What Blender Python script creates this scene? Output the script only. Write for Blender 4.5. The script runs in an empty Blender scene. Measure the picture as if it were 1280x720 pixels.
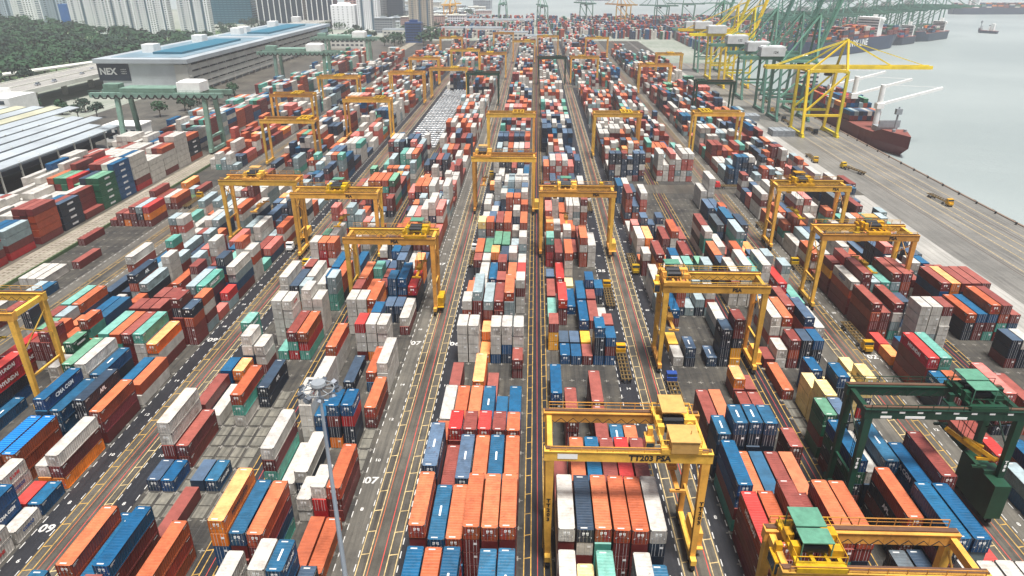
import bpy, math, random
from mathutils import Matrix, Vector
import numpy as np
rnd = random.Random(7)
SC = bpy.context.scene
COL = SC.collection

# ---------------------------------------------------------------- camera
CAMH = 88.0
def make_camera():
    cam = bpy.data.cameras.new('camera'); o = bpy.data.objects.new('camera', cam); COL.objects.link(o)
    F = 853.0
    yd = Vector((30.0, 395.0, F)).normalized()          # world +Y seen from the camera (right, up, forward)
    n = math.hypot(yd.y, yd.z); up = Vector((0, yd.z / n, -yd.y / n))
    xd = up.cross(yd)
    if xd.x < 0: xd = -xd
    up = up.normalized()
    R = Matrix((xd, yd, up))                             # world = R @ cam
    right, upw, fwd = R.col[0], R.col[1], R.col[2]
    M = Matrix(((right.x, upw.x, -fwd.x, 0), (right.y, upw.y, -fwd.y, 0), (right.z, upw.z, -fwd.z, CAMH), (0, 0, 0, 1)))
    o.matrix_world = M
    cam.sensor_width = 36.0; cam.lens = 36.0 * F / 1280.0
    cam.clip_start = 1.0; cam.clip_end = 20000.0
    SC.camera = o
make_camera()

# ---------------------------------------------------------------- world, sun, exposure
SUN_EL, SUN_AZ = 76.0, 150.0      # azimuth measured clockwise from +Y
W = bpy.data.worlds.new('World'); SC.world = W; W.use_nodes = True
nt = W.node_tree; bg = nt.nodes['Background']
sky = nt.nodes.new('ShaderNodeTexSky'); sky.sky_type = 'NISHITA'; sky.sun_disc = False
sky.sun_elevation = math.radians(SUN_EL); sky.sun_rotation = math.radians(SUN_AZ)
sky.dust_density = 6.0; sky.air_density = 1.0; sky.ozone_density = 1.0; sky.altitude = 0
nt.links.new(sky.outputs[0], bg.inputs[0]); bg.inputs[1].default_value = 0.05
sl = bpy.data.lights.new('sun', 'SUN'); so = bpy.data.objects.new('sun', sl); COL.objects.link(so)
sl.energy = 4.6; sl.angle = math.radians(14); sl.color = (1.0, 0.98, 0.955)
az, el = math.radians(SUN_AZ), math.radians(SUN_EL)
sd = Vector((math.sin(az) * math.cos(el), math.cos(az) * math.cos(el), math.sin(el)))
so.rotation_euler = sd.to_track_quat('Z', 'Y').to_euler()
so.location = (0, 0, 300)
SC.view_settings.view_transform = 'Standard'; SC.view_settings.look = 'None'
SC.view_settings.exposure = 0.72; SC.view_settings.gamma = 1.0
SC.cycles.max_bounces = 6; SC.cycles.diffuse_bounces = 3; SC.cycles.volume_bounces = 1
SC.cycles.volume_step_rate = 5; SC.cycles.transparent_max_bounces = 12
SC.cycles.use_denoising = True

# ---------------------------------------------------------------- helpers
def lin(c):
    c = c / 255.0
    return c / 12.92 if c <= 0.04045 else ((c + 0.055) / 1.055) ** 2.4
def srgb(r, g, b): return (lin(r), lin(g), lin(b), 1.0)

_ON = ['', 'first', 'second', 'third', 'fourth', 'fifth', 'sixth', 'seventh', 'eighth', 'ninth', 'tenth', 'eleventh', 'twelfth', 'thirteenth', 'fourteenth', 'fifteenth', 'sixteenth', 'seventeenth', 'eighteenth', 'nineteenth']
def ordinal(n):
    if n < 20: return _ON[n]
    t = ['twent', 'thirt', 'fort', 'fift', 'sixt', 'sevent'][n // 10 - 2]
    return t + 'ieth' if n % 10 == 0 else t + 'y-' + _ON[n % 10]
class MB:
    def __init__(s): s.v = []; s.f = []; s.m = []
    def quad(s, a, b, c, d, m=0):
        n = len(s.v); s.v += [a, b, c, d]; s.f.append((n, n + 1, n + 2, n + 3)); s.m.append(m)
    def tri(s, a, b, c, m=0):
        n = len(s.v); s.v += [a, b, c]; s.f.append((n, n + 1, n + 2)); s.m.append(m)
    def box(s, x0, x1, y0, y1, z0, z1, m=0, top=None):
        n = len(s.v)
        s.v += [(x0, y0, z0), (x1, y0, z0), (x1, y1, z0), (x0, y1, z0), (x0, y0, z1), (x1, y0, z1), (x1, y1, z1), (x0, y1, z1)]
        for q in ((0, 3, 2, 1), (4, 5, 6, 7), (0, 1, 5, 4), (1, 2, 6, 5), (2, 3, 7, 6), (3, 0, 4, 7)):
            s.f.append(tuple(n + i for i in q)); s.m.append(m)
        if top is not None: s.m[-5] = top
    def beam(s, p, q, w, h=None, m=0):
        h = w if h is None else h
        p = Vector(p); q = Vector(q); d = (q - p)
        if d.length < 1e-6: return
        d.normalize()
        u = Vector((0, 0, 1)) if abs(d.z) < 0.9 else Vector((0, 1, 0))
        a = d.cross(u).normalized(); b = a.cross(d).normalized()
        a = a * w / 2; b = b * h / 2; n = len(s.v)
        for e in (p, q):
            for sa, sb in ((-1, -1), (1, -1), (1, 1), (-1, 1)): s.v.append(tuple(e + a * sa + b * sb))
        for k in ((3, 2, 1, 0), (4, 5, 6, 7), (0, 1, 5, 4), (1, 2, 6, 5), (2, 3, 7, 6), (3, 0, 4, 7)):
            s.f.append(tuple(n + i for i in k)); s.m.append(m)
    def cyl(s, c0, c1, r0, r1=None, n=10, m=0, cap=True):
        r1 = r0 if r1 is None else r1
        p = Vector(c0); q = Vector(c1); d = (q - p).normalized()
        u = Vector((0, 0, 1)) if abs(d.z) < 0.9 else Vector((1, 0, 0))
        a = d.cross(u).normalized(); b = a.cross(d).normalized(); k = len(s.v)
        for e, r in ((p, r0), (q, r1)):
            for i in range(n):
                t = 2 * math.pi * i / n
                s.v.append(tuple(e + a * math.cos(t) * r + b * math.sin(t) * r))
        for i in range(n):
            j = (i + 1) % n; s.f.append((k + j, k + i, k + n + i, k + n + j)); s.m.append(m)
        if cap:
            s.f.append(tuple(k + i for i in range(n))); s.m.append(m)
            s.f.append(tuple(k + n + i for i in reversed(range(n)))); s.m.append(m)
    def mesh(s, name):
        me = bpy.data.meshes.new(name); me.from_pydata(s.v, [], s.f); me.update()
        if any(s.m): me.polygons.foreach_set('material_index', s.m)
        return me

def link(name, me, mats=(), parent=None, loc=None, rz=0.0, kind=None):
    o = bpy.data.objects.new(name, me); COL.objects.link(o)
    if me is not None and mats and len(me.materials) == 0:
        for m in mats: me.materials.append(m)
    if parent is not None: o.parent = parent
    if loc is not None: o.location = loc
    if rz: o.rotation_euler = (0, 0, rz)
    if kind: o['kind'] = kind
    return o
def put(name, mb, mats, parent=None, loc=None, rz=0.0, kind=None):
    return link(name, mb.mesh(name), mats if isinstance(mats, (list, tuple)) else [mats], parent, loc, rz, kind)
def tag(o, label, cat, group=None):
    o['label'] = label; o['category'] = cat
    if group: o['group'] = group
    return o
def empty(name, loc, rz=0.0):
    o = bpy.data.objects.new(name, None); COL.objects.link(o); o.location = loc; o.rotation_euler = (0, 0, rz)
    o.empty_display_size = 0.5
    return o

# ---------------------------------------------------------------- materials
def newmat(name):
    m = bpy.data.materials.new(name); m.use_nodes = True
    n = m.node_tree; b = n.nodes['Principled BSDF']; return m, n, b
def node(n, t, **kw):
    x = n.nodes.new(t)
    for k, v in kw.items(): setattr(x, k, v)
    return x
def mixc(n, fac, a, b, mode='MIX'):
    x = n.nodes.new('ShaderNodeMix'); x.data_type = 'RGBA'; x.blend_type = mode
    for s, v in ((0, fac), (6, a), (7, b)):
        if hasattr(v, 'is_linked'): n.links.new(v, x.inputs[s])
        else: x.inputs[s].default_value = v
    return x.outputs[2]
def noise(n, vec, scale, detail=3.0, rough=0.55):
    x = n.nodes.new('ShaderNodeTexNoise'); x.inputs['Scale'].default_value = scale
    x.inputs['Detail'].default_value = detail; x.inputs['Roughness'].default_value = rough
    if vec is not None: n.links.new(vec, x.inputs['Vector'])
    return x.outputs['Fac']
def ramp(n, val, a, b):
    x = n.nodes.new('ShaderNodeMapRange'); x.inputs[1].default_value = a; x.inputs[2].default_value = b
    n.links.new(val, x.inputs[0]); x.clamp = True
    return x.outputs[0]
def mul(n, a, b, op='MULTIPLY'):
    x = n.nodes.new('ShaderNodeMath'); x.operation = op
    for i, v in enumerate((a, b)):
        if hasattr(v, 'is_linked'): n.links.new(v, x.inputs[i])
        else: x.inputs[i].default_value = v
    return x.outputs[0]

def paint(name, rgb, rough=0.55, dirt=0.75, rust=0.45, scale=0.35, metal=0.0):
    m, n, b = newmat(name)
    oi = node(n, 'ShaderNodeObjectInfo'); tc = node(n, 'ShaderNodeTexCoord')
    off = node(n, 'ShaderNodeVectorMath', operation='SCALE'); off.inputs[0].default_value = (37.0, 91.0, 53.0)
    n.links.new(oi.outputs['Random'], off.inputs['Scale'])
    vec = node(n, 'ShaderNodeVectorMath', operation='ADD'); n.links.new(tc.outputs['Object'], vec.inputs[0]); n.links.new(off.outputs[0], vec.inputs[1])
    V = vec.outputs[0]
    hsv = node(n, 'ShaderNodeHueSaturation'); hsv.inputs['Color'].default_value = rgb
    n.links.new(ramp(n, oi.outputs['Random'], -0.6, 1.6), hsv.inputs['Hue'])
    x = node(n, 'ShaderNodeMapRange'); n.links.new(oi.outputs['Random'], x.inputs[0]); x.inputs[3].default_value = 0.485; x.inputs[4].default_value = 0.515
    n.links.new(x.outputs[0], hsv.inputs['Hue'])
    y = node(n, 'ShaderNodeMapRange'); r2 = mul(n, oi.outputs['Random'], 7.31); fr = mul(n, r2, 1.0, 'MODULO')
    n.links.new(fr, y.inputs[0]); y.inputs[3].default_value = 0.66; y.inputs[4].default_value = 1.15
    n.links.new(y.outputs[0], hsv.inputs['Value'])
    f1 = ramp(n, noise(n, V, scale, 5.0, 0.7), 0.42, 0.75)
    c1 = mixc(n, mul(n, f1, dirt), hsv.outputs[0], srgb(120, 108, 96), 'MULTIPLY')
    st = node(n, 'ShaderNodeMapping'); st.inputs['Scale'].default_value = (1.0, 1.0, 0.12); n.links.new(V, st.inputs[0])
    f2 = ramp(n, noise(n, st.outputs[0], 2.2, 4.0, 0.7), 0.62, 0.74)
    c2 = mixc(n, mul(n, f2, rust), c1, srgb(86, 48, 30))
    n.links.new(c2, b.inputs['Base Color'])
    b.inputs['Roughness'].default_value = rough; b.inputs['Metallic'].default_value = metal
    return m

def roofpaint(name, rgb, fade_and_light, tint=(200, 190, 186)):
    m, n, b = newmat(name)
    oi = node(n, 'ShaderNodeObjectInfo'); tc = node(n, 'ShaderNodeTexCoord')
    off = node(n, 'ShaderNodeVectorMath', operation='SCALE'); off.inputs[0].default_value = (37.0, 91.0, 53.0)
    n.links.new(oi.outputs['Random'], off.inputs['Scale'])
    vec = node(n, 'ShaderNodeVectorMath', operation='ADD'); n.links.new(tc.outputs['Object'], vec.inputs[0]); n.links.new(off.outputs[0], vec.inputs[1])
    V = vec.outputs[0]
    r1 = mul(n, mul(n, oi.outputs['Random'], 13.7), 1.0, 'MODULO')
    fa = node(n, 'ShaderNodeMapRange'); n.links.new(r1, fa.inputs[0]); fa.inputs[3].default_value = fade_and_light * 0.55; fa.inputs[4].default_value = min(1.0, fade_and_light * 1.4)
    base = mixc(n, fa.outputs[0], rgb, srgb(*tint))
    f1 = ramp(n, noise(n, V, 0.55, 6.0, 0.75), 0.4, 0.8)
    c1 = mixc(n, mul(n, f1, 0.7), base, srgb(134, 112, 98), 'MULTIPLY')
    f3 = ramp(n, noise(n, V, 1.3, 5.0, 0.7), 0.62, 0.70)
    c3 = mixc(n, mul(n, f3, mul(n, r1, 0.85)), c1, srgb(74, 46, 34))
    n.links.new(c3, b.inputs['Base Color']); b.inputs['Roughness'].default_value = 0.42
    return m

def plain(name, rgb, rough=0.7, metal=0.0, vary=0.25, scale=0.2, dark=(70, 66, 62)):
    m, n, b = newmat(name); g = node(n, 'ShaderNodeNewGeometry')
    f = ramp(n, noise(n, g.outputs['Position'], scale, 5.0, 0.65), 0.35, 0.75)
    c = mixc(n, mul(n, f, vary), rgb, srgb(*dark), 'MULTIPLY') if vary else None
    if c is not None: n.links.new(c, b.inputs['Base Color'])
    else: b.inputs['Base Color'].default_value = rgb
    b.inputs['Roughness'].default_value = rough; b.inputs['Metallic'].default_value = metal
    return m

RGB = dict(o=(150, 60, 30), O=(222, 118, 22), r=(104, 34, 32), R=(164, 20, 26), b=(0, 68, 112), n=(12, 28, 46), s=(32, 54, 78), t=(4, 62, 96),  # side tones set darker, so top-to-side light contrast sits in the colour
           a=(72, 150, 134), g=(10, 84, 58), w=(196, 191, 181), y=(128, 146, 148), c=(222, 194, 120), Y=(226, 156, 20), k=(54, 64, 70), p=(176, 84, 72), e=(150, 60, 30))
CNAME = dict(o='rust orange', O='bright orange', r='maroon', R='bright red', b='bright blue', n='navy', s='slate blue', t='teal blue', a='sea green', g='dark green',
             w='white', y='pale grey', c='cream yellow', Y='golden yellow', k='charcoal', p='coral', e='orange with blue tarpaulin')
ROOFTINT = dict(o=((206, 122, 82), .62), O=((255, 196, 140), .5), r=((160, 90, 78), .62), R=((206, 84, 74), .5), b=((36, 108, 142), .42), n=((78, 98, 118), .6), s=((98, 120, 144), .6),  # paler roofs: bleached paint plus top light put into the colour
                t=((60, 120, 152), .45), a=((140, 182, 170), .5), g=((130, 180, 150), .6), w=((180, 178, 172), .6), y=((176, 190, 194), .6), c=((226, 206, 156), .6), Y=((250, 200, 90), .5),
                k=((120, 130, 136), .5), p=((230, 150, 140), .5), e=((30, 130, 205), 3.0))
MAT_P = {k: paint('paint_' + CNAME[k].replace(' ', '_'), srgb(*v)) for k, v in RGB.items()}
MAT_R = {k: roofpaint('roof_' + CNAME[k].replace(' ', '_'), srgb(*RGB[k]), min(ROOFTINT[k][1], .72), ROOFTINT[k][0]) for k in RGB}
def tarp():
    m, n, b = newmat('blue_tarpaulin'); tc = node(n, 'ShaderNodeTexCoord')
    w = node(n, 'ShaderNodeTexWave', wave_type='BANDS', bands_direction='Y'); w.inputs['Scale'].default_value = 0.5; w.inputs['Distortion'].default_value = 0.6
    n.links.new(tc.outputs['Object'], w.inputs['Vector'])
    n.links.new(mixc(n, w.outputs['Fac'], srgb(0, 92, 160), srgb(18, 128, 196)), b.inputs['Base Color'])
    bm = node(n, 'ShaderNodeBump'); bm.inputs['Distance'].default_value = 0.15; n.links.new(w.outputs['Fac'], bm.inputs['Height']); n.links.new(bm.outputs[0], b.inputs['Normal'])
    return m
MAT_R['e'] = tarp()
M_CAST = plain('steel_casting', srgb(60, 58, 60), 0.5, 0.3)
M_ROD = plain('galvanised_rod', srgb(150, 150, 150), 0.45, 0.4)
M_LABEL = plain('white_print', srgb(236, 236, 232), 0.6, 0, 0.0)
M_BLACK = plain('black_print', srgb(24, 24, 26), 0.6, 0, 0.0)
M_BLUEP = plain('blue_print', srgb(26, 70, 130), 0.6, 0, 0.0)
M_REDP = plain('red_print', srgb(190, 50, 50), 0.6, 0, 0.0)
M_YEL = paint('crane_yellow', srgb(226, 170, 70), 0.55, 0.6, 0.6, 0.25)
M_YELD = paint('crane_yellow_machinery', srgb(206, 160, 10), 0.5, 0.8, 0.5, 0.6)
M_SYEL = paint('quay_crane_yellow', srgb(232, 204, 40), 0.5, 0.4, 0.3, 0.1)
M_GRN = paint('crane_green', srgb(14, 62, 44), 0.5, 0.5, 0.3, 0.25)
M_PGRN = paint('gantry_pale_green', srgb(124, 156, 140), 0.6, 0.5, 0.3, 0.2)
M_TGRN = paint('quay_crane_green', srgb(96, 142, 124), 0.6, 0.4, 0.3, 0.1)
M_DRUM = plain('wire_rope_drum', srgb(26, 28, 32), 0.5, 0.3)
M_RAILB = plain('girder_rail_brown', srgb(96, 66, 48), .7, .1, .4, .8)
M_ROOFG = plain('machinery_roof_green', srgb(84, 136, 112), 0.6, 0, 0.4, 1.0)
M_CABIN = plain('cabin_cream', srgb(192, 150, 84), 0.6, 0, 0.3, 1.0)
M_TYRE = plain('tyre_rubber', srgb(24, 24, 26), 0.9)
M_TRAIL = plain('trailer_frame', srgb(112, 90, 48), 0.7, 0.1, 0.5, 0.8)
M_ROPE = plain('wire_rope', srgb(50, 50, 50), 0.6, 0.5, 0)
M_GLASS = plain('dark_glass', srgb(40, 56, 66), 0.15, 0.0, 0)
M_GREY = plain('grey_steel', srgb(150, 156, 160), 0.5, 0.2, 0.3, 0.5)
M_LAMP = plain('floodlight_grey', srgb(90, 96, 104), 0.4, 0.3)
M_WHITE = plain('white_paint', srgb(232, 232, 228), 0.6, 0, 0.2, 0.3)

# ---------------------------------------------------------------- ground sheets
def groundmat(name, a, b, c, scale=0.06, joints=None, rough=0.85, jc=(60, 58, 55)):
    m, n, bs = newmat(name); g = node(n, 'ShaderNodeNewGeometry'); P = g.outputs['Position']
    f1 = ramp(n, noise(n, P, scale, 8.0, 0.7), 0.38, 0.64)
    st = node(n, 'ShaderNodeMapping'); st.inputs['Scale'].default_value = (1.0, 0.03, 1.0); n.links.new(P, st.inputs[0])
    f2 = ramp(n, noise(n, st.outputs[0], 1.1, 5.0, 0.65), 0.45, 0.7)
    c1 = mixc(n, f1, srgb(*a), srgb(*b)); c2 = mixc(n, mul(n, f2, 0.8), c1, srgb(*c))
    f4 = ramp(n, noise(n, P, 0.9, 6.0, 0.75), 0.56, 0.66)
    out = mixc(n, mul(n, f4, 0.5), c2, srgb(*c))
    if joints:
        br = node(n, 'ShaderNodeTexBrick'); br.offset = 0.0; br.inputs['Scale'].default_value = 1.0
        br.inputs['Brick Width'].default_value = joints[0]; br.inputs['Row Height'].default_value = joints[1]; br.inputs['Mortar Size'].default_value = joints[2]
        n.links.new(P, br.inputs['Vector'])
        out = mixc(n, br.outputs['Fac'], out, srgb(*jc))
    n.links.new(out, bs.inputs['Base Color']); bs.inputs['Roughness'].default_value = rough
    bm = node(n, 'ShaderNodeBump'); bm.inputs['Distance'].default_value = 0.05; n.links.new(noise(n, P, 3.0, 3.0), bm.inputs['Height']); n.links.new(bm.outputs[0], bs.inputs['Normal'])
    return m
M_YARD = groundmat('stacking_ground', (40, 38, 35), (78, 74, 65), (22, 22, 23), 0.1, (2.73, 3.4, 0.06))
M_ROAD = groundmat('yard_road_concrete', (66, 63, 56), (100, 95, 85), (42, 40, 37), 0.05, None, 0.42)
M_LANE = groundmat('truck_lane_asphalt', (28, 29, 33), (42, 43, 47), (20, 21, 25), 0.1, None, 0.5)
M_LANE2 = groundmat('worn_truck_lane', (82, 79, 72), (104, 100, 91), (58, 56, 52), 0.1, None, 0.5)
M_APRON = groundmat('quay_apron_concrete', (102, 100, 94), (124, 121, 114), (74, 72, 68), 0.03, (12, 12, 0.12), 0.5, (112, 110, 104))
M_APRON2 = groundmat('apron_pale_strip', (140, 138, 132), (158, 155, 148), (112, 110, 104), 0.05)
M_DIRT = groundmat('rail_ballast', (120, 112, 98), (150, 142, 128), (84, 84, 62), 0.12)
M_TOWN = groundmat('town_ground', (118, 124, 112), (150, 150, 142), (70, 92, 70), 0.01)
M_GRASS = groundmat('grass_ground', (70, 96, 58), (96, 112, 74), (50, 72, 44), 0.08)
M_ASPH = groundmat('city_road', (132, 130, 124), (150, 148, 142), (112, 110, 106), 0.03)
M_LYEL = plain('lane_paint_yellow', srgb(196, 156, 76), 0.7, 0, 0.8, 0.9)
M_LCRM = plain('lane_paint_cream', srgb(206, 180, 126), 0.7, 0, 0.8, 0.9)
M_LRED = plain('lane_paint_red', srgb(196, 70, 58), 0.7, 0, 0.4, 0.9)
M_LORG = plain('lane_paint_orange', srgb(186, 98, 54), 0.7, 0, 0.5, 0.9)
M_CROSS = plain('worn_cross_paint', srgb(128, 124, 116), 0.8, 0, 0.9, 0.8)
M_LWHT = plain('lane_paint_white', srgb(206, 204, 198), 0.7, 0, 0.7, 0.9)

def sheet(name, x0, x1, y0, y1, z, mat, kind='structure'):
    mb = MB(); mb.quad((x0, y0, z), (x1, y0, z), (x1, y1, z), (x0, y1, z)); return put(name, mb, mat, kind=kind)
def polysheet(name, pts, z, mat, depth=None):
    mb = MB(); n = len(pts)
    mb.v = [(x, y, z) for x, y in pts]; mb.f = [tuple(range(n))]; mb.m = [0]
    if depth:
        for i in range(n):
            a, b = pts[i], pts[(i + 1) % n]; mb.quad((a[0], a[1], z - depth), (b[0], b[1], z - depth), (b[0], b[1], z), (a[0], a[1], z))
    return put(name, mb, mat, kind='structure')
YEND = 1020.0
polysheet('ground', [(-6000, -300), (187, -300), (187, 760), (230, 796), (447, 1010), (640, 1165), (575, 1420), (-300, 1500), (-700, 1800), (-6000, 3600)], 0.0, M_TOWN, 4.0)
sheet('yard_ground', -240, 144, -50, YEND, 0.004, M_YARD)
# water
def water():
    m, n, b = newmat('sea_water'); g = node(n, 'ShaderNodeNewGeometry'); P = g.outputs['Position']
    f = ramp(n, noise(n, P, 0.004, 4.0), 0.35, 0.7)
    n.links.new(mixc(n, f, srgb(134, 143, 141), srgb(152, 160, 157)), b.inputs['Base Color'])
    b.inputs['Roughness'].default_value = 0.3
    bm = node(n, 'ShaderNodeBump'); bm.inputs['Strength'].default_value = 0.7; bm.inputs['Distance'].default_value = 0.8
    n.links.new(noise(n, P, 0.09, 8.0, 0.72), bm.inputs['Height']); n.links.new(bm.outputs[0], b.inputs['Normal'])
    return m
sheet('sea', -7000, 7000, -600, 9000, -2.5, water())
# far land and hills across the water
def hills():
    mb = MB(); N = 120; rows = []
    r = random.Random(3)
    for j, (yy, amp) in enumerate(((3300, 0), (3420, .5), (3700, 1.0), (4100, .8), (4600, .3))):
        row = []
        for i in range(N + 1):
            x = -5200 + 10400 * i / N
            h = (math.sin(x * 0.0013 + 1) + math.sin(x * 0.0031 + 2) * .6 + math.sin(x * .009) * .25 + 1.6)
            row.append((x, yy + 60 * math.sin(x * .004 + j), max(0.2, -2 + amp * (20 + 22 * h) + r.random() * 4 * amp)))
        rows.append(row)
    for j in range(len(rows) - 1):
        for i in range(N): mb.quad(rows[j][i], rows[j][i + 1], rows[j + 1][i + 1], rows[j + 1][i])
    o = put('hills', mb, plain('hill_green', srgb(66, 88, 72), 0.9, 0, 0.6, 0.01), kind='structure')
hills()

# ---------------------------------------------------------------- yard layout (metres; X across, Y along the lanes)
P0, PP, RP, CW = 77.1, 6.83, 2.73, 2.44
BX = dict(L4=-125.2, L3=-102.4, L2=-71.0, L1=-48.5, C0=-18.0, C1=4.5, R1=34.9, R2=56.9, R3=88.2, R4=110.0, L5=-160.5)
LZ = 0.008
def dash(mb, x, y0, y1, w=0.16, on=1.5, per=3.0, z=0.016):
    y = y0
    while y < y1:
        mb.quad((x - w / 2, y, z), (x + w / 2, y, z), (x + w / 2, y + on, z), (x - w / 2, y + on, z)); y += per
def strip(mb, x, y0, y1, w, z=0.016): mb.quad((x - w / 2, y0, z), (x + w / 2, y0, z), (x + w / 2, y1, z), (x - w / 2, y1, z))
def ladder(x0, x1, y0=-40, y1=YEND, mat=M_LCRM):
    mb = MB(); strip(mb, x0, y0, y1, 0.16); strip(mb, x1, y0, y1, 0.16); y = 58.0
    while y < 420:
        mb.quad((x0 + .08, y, .016), (x1 - .08, y + .25, .016), (x1 - .08, y + .45, .016), (x0 + .08, y + .2, .016)); y += 5.1
    put('wheel_track_marking', mb, mat, kind='structure')
def road(name, x0, x1): sheet(name, x0, x1, -40, YEND, LZ, M_ROAD)
def lane(name, x0, x1, mat=M_LANE): sheet(name, x0, x1, -40, YEND, LZ, mat)
def line(x, w, mat): 
    mb = MB(); strip(mb, x, -40, YEND, w); put('lane_line', mb, mat, kind='structure')
def dashes(*xs):
    for x in xs:
        mb = MB(); dash(mb, x, 50, 560); put('lane_dashes', mb, M_LWHT, kind='structure')
# road with the 07 / 06 numbers
road('yard_road', -28.0, -21.3); lane('truck_lane', -31.6, -28.0, M_LANE2); lane('truck_lane', -21.3, -17.95)
ladder(-27.8, -26.4); ladder(-23.1, -21.6); line(-25.9, .12, M_LORG); line(-24.0, .14, M_LRED); dashes(-31.5, -28.15, -21.2)
# right-hand road
road('yard_road', 24.9, 31.6); lane('truck_lane', 20.7, 24.9); lane('truck_lane', 31.6, 34.8)
ladder(25.2, 26.8); ladder(29.8, 31.3); line(27.3, .12, M_LORG); line(29.3, .14, M_LRED); dashes(20.9, 24.75, 31.75, 34.7)
# left road with the 09 numbers
road('yard_road', -82.2, -75.5); lane('truck_lane', -85.7, -82.2); lane('truck_lane', -75.5, -71.9)
ladder(-81.9, -80.4, mat=M_LYEL); ladder(-77.2, -75.8); line(-79.6, .12, M_LORG); line(-78.0, .14, M_LRED); dashes(-85.5, -82.35, -75.4, -72.1)
# outer right road
road('yard_road', 77.0, 84.2); lane('truck_lane', 73.5, 77.0, M_LANE2); lane('truck_lane', 84.2, 88.0, M_LANE2)
ladder(77.4, 78.8); ladder(82.5, 83.9, mat=M_LYEL); line(79.6, .14, M_LRED); line(81.4, .12, M_LORG); dashes(73.7, 84.5, 87.5)
# outer left road
road('yard_road', -139.5, -132.5); lane('truck_lane', -132.5, -128.2, M_LANE2); lane('truck_lane', -143.6, -139.5, M_LANE2)
ladder(-134.2, -132.9, mat=M_LYEL); ladder(-139.2, -137.9, mat=M_LYEL); dashes(-128.6, -132.0, -143.0)
# back-to-back crane track gaps
for cx in (1.55, 54.9, -51.7, -105.6, 107.3):
    sheet('crane_track_gap', cx - 2.3, cx + 2.3, -40, YEND, LZ, M_LANE)
    ladder(cx - 2.25, cx - 1.1, mat=M_LYEL); ladder(cx + 1.1, cx + 2.2, mat=M_LYEL)
    line(cx, .1, M_LRED)
lane('truck_lane', 127.5, 131.0, M_LANE2); dashes(127.7, 131.0)
# cross road and quay apron
sheet('cross_road', 27, 144, 290.5, 304.0, 0.02, M_ROAD)
sheet('cross_road', 27, 144, 590.0, 602.0, 0.02, M_ROAD)
sheet('quay_apron', 131.5, 186.9, -50, 765, 0.012, M_APRON)
sheet('apron_strip', 131.6, 143.5, -50, 765, 0.018, M_APRON2)
mb = MB()
for x, w in ((156.4, .45), (157.6, .3), (176.4, .45), (177.6, .3)): strip(mb, x, -50, 765, w, 0.024)
put('crane_rail', mb, plain('rail_steel', srgb(96, 88, 80), 0.6, 0.2), kind='structure')
mb = MB()
for x in (158.9, 165.5, 169.5, 173.5, 179.8): strip(mb, x, -50, 765, .25, 0.024)
put('lane_line', mb, M_LCRM, kind='structure')
# quay kerb with bollards and fenders
mb = MB(); mb.box(186.3, 187.2, -50, 760, 0.02, 0.32); put('quay_kerb', mb, plain('kerb_brown', srgb(120, 100, 84), 0.8), kind='structure')
bo = MB(); bo.cyl((0, 0, 0.02), (0, 0, .7), .35, .3, 8); bo.cyl((0, 0, .7), (0, 0, .95), .5, .45, 8); bome = bo.mesh('bollard')
fe = MB(); fe.box(0, .7, -.9, .9, -2.2, .1); fe.box(.7, .95, -.6, .6, -1.9, -.2); feme = fe.mesh('fender')
for i in range(30):
    y = 150 + i * 13
    o = link('bollard', bome, [M_YELD if i % 2 else M_BLACK], None, (185.4, y, 0)); tag(o, '%s mooring bollard, %s from the near end of the quay edge row' % ('black' if i % 2 == 0 else 'yellow', ordinal(i + 1)), 'bollard', 'bollards along the quay edge')
    o = link('fender', feme, [M_TYRE], None, (187.25, y + 5, 0)); tag(o, 'black rubber fender on the quay wall, %s from the near end' % ordinal(i + 1), 'fender', 'fenders on the quay wall')
# painted slot crosses in the stacking rows
def crosses(b, rows, slots):
    mb = MB()
    for k in slots:
        y = P0 + PP * k - .38
        for i in rows:
            x = BX[b] + RP * i - .14
            mb.quad((x - .6, y - .1, .02), (x + .6, y - .1, .02), (x + .6, y + .1, .02), (x - .6, y + .1, .02))
            mb.quad((x - .12, y - .5, .024), (x + .12, y - .5, .024), (x + .12, y + .5, .024), (x - .12, y + .5, .024))
    put('slot_crosses', mb, M_CROSS, kind='structure')
for b in BX: crosses(b, range(0, 7), range(-3, 31))
# raised concrete slabs where stacks are missing
padm = MB(); padm.box(-1.05, 1.05, -1.45, 1.45, .004, .09); pad = padm.mesh('concrete_slab')
M_PAD = groundmat('pad_concrete', (92, 90, 82), (122, 118, 106), (58, 56, 50), 0.3)
pad.materials.append(M_PAD)
GROUNDO = bpy.data.objects['yard_ground']
def slabs(b, rows, slots):
    for i in rows:
        for k in slots:
            for h in (0, 1):
                o = bpy.data.objects.new('concrete_slab', pad); COL.objects.link(o); o.parent = GROUNDO
                o.location = (BX[b] + RP * i + 1.22, P0 + PP * k + 1.6 + 3.2 * h, 0); o.rotation_euler = (0, 0, random.Random(i * 7 + k * 3 + h).uniform(-.03, .03))
slabs('L2', range(0, 6), range(2, 8)); slabs('L1', (5,), range(-1, 8)); slabs('L1', (3, 4), (2, 3)); slabs('R2', (0, 1), range(5, 8))
M_NUM = {}
_txt = {}
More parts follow.
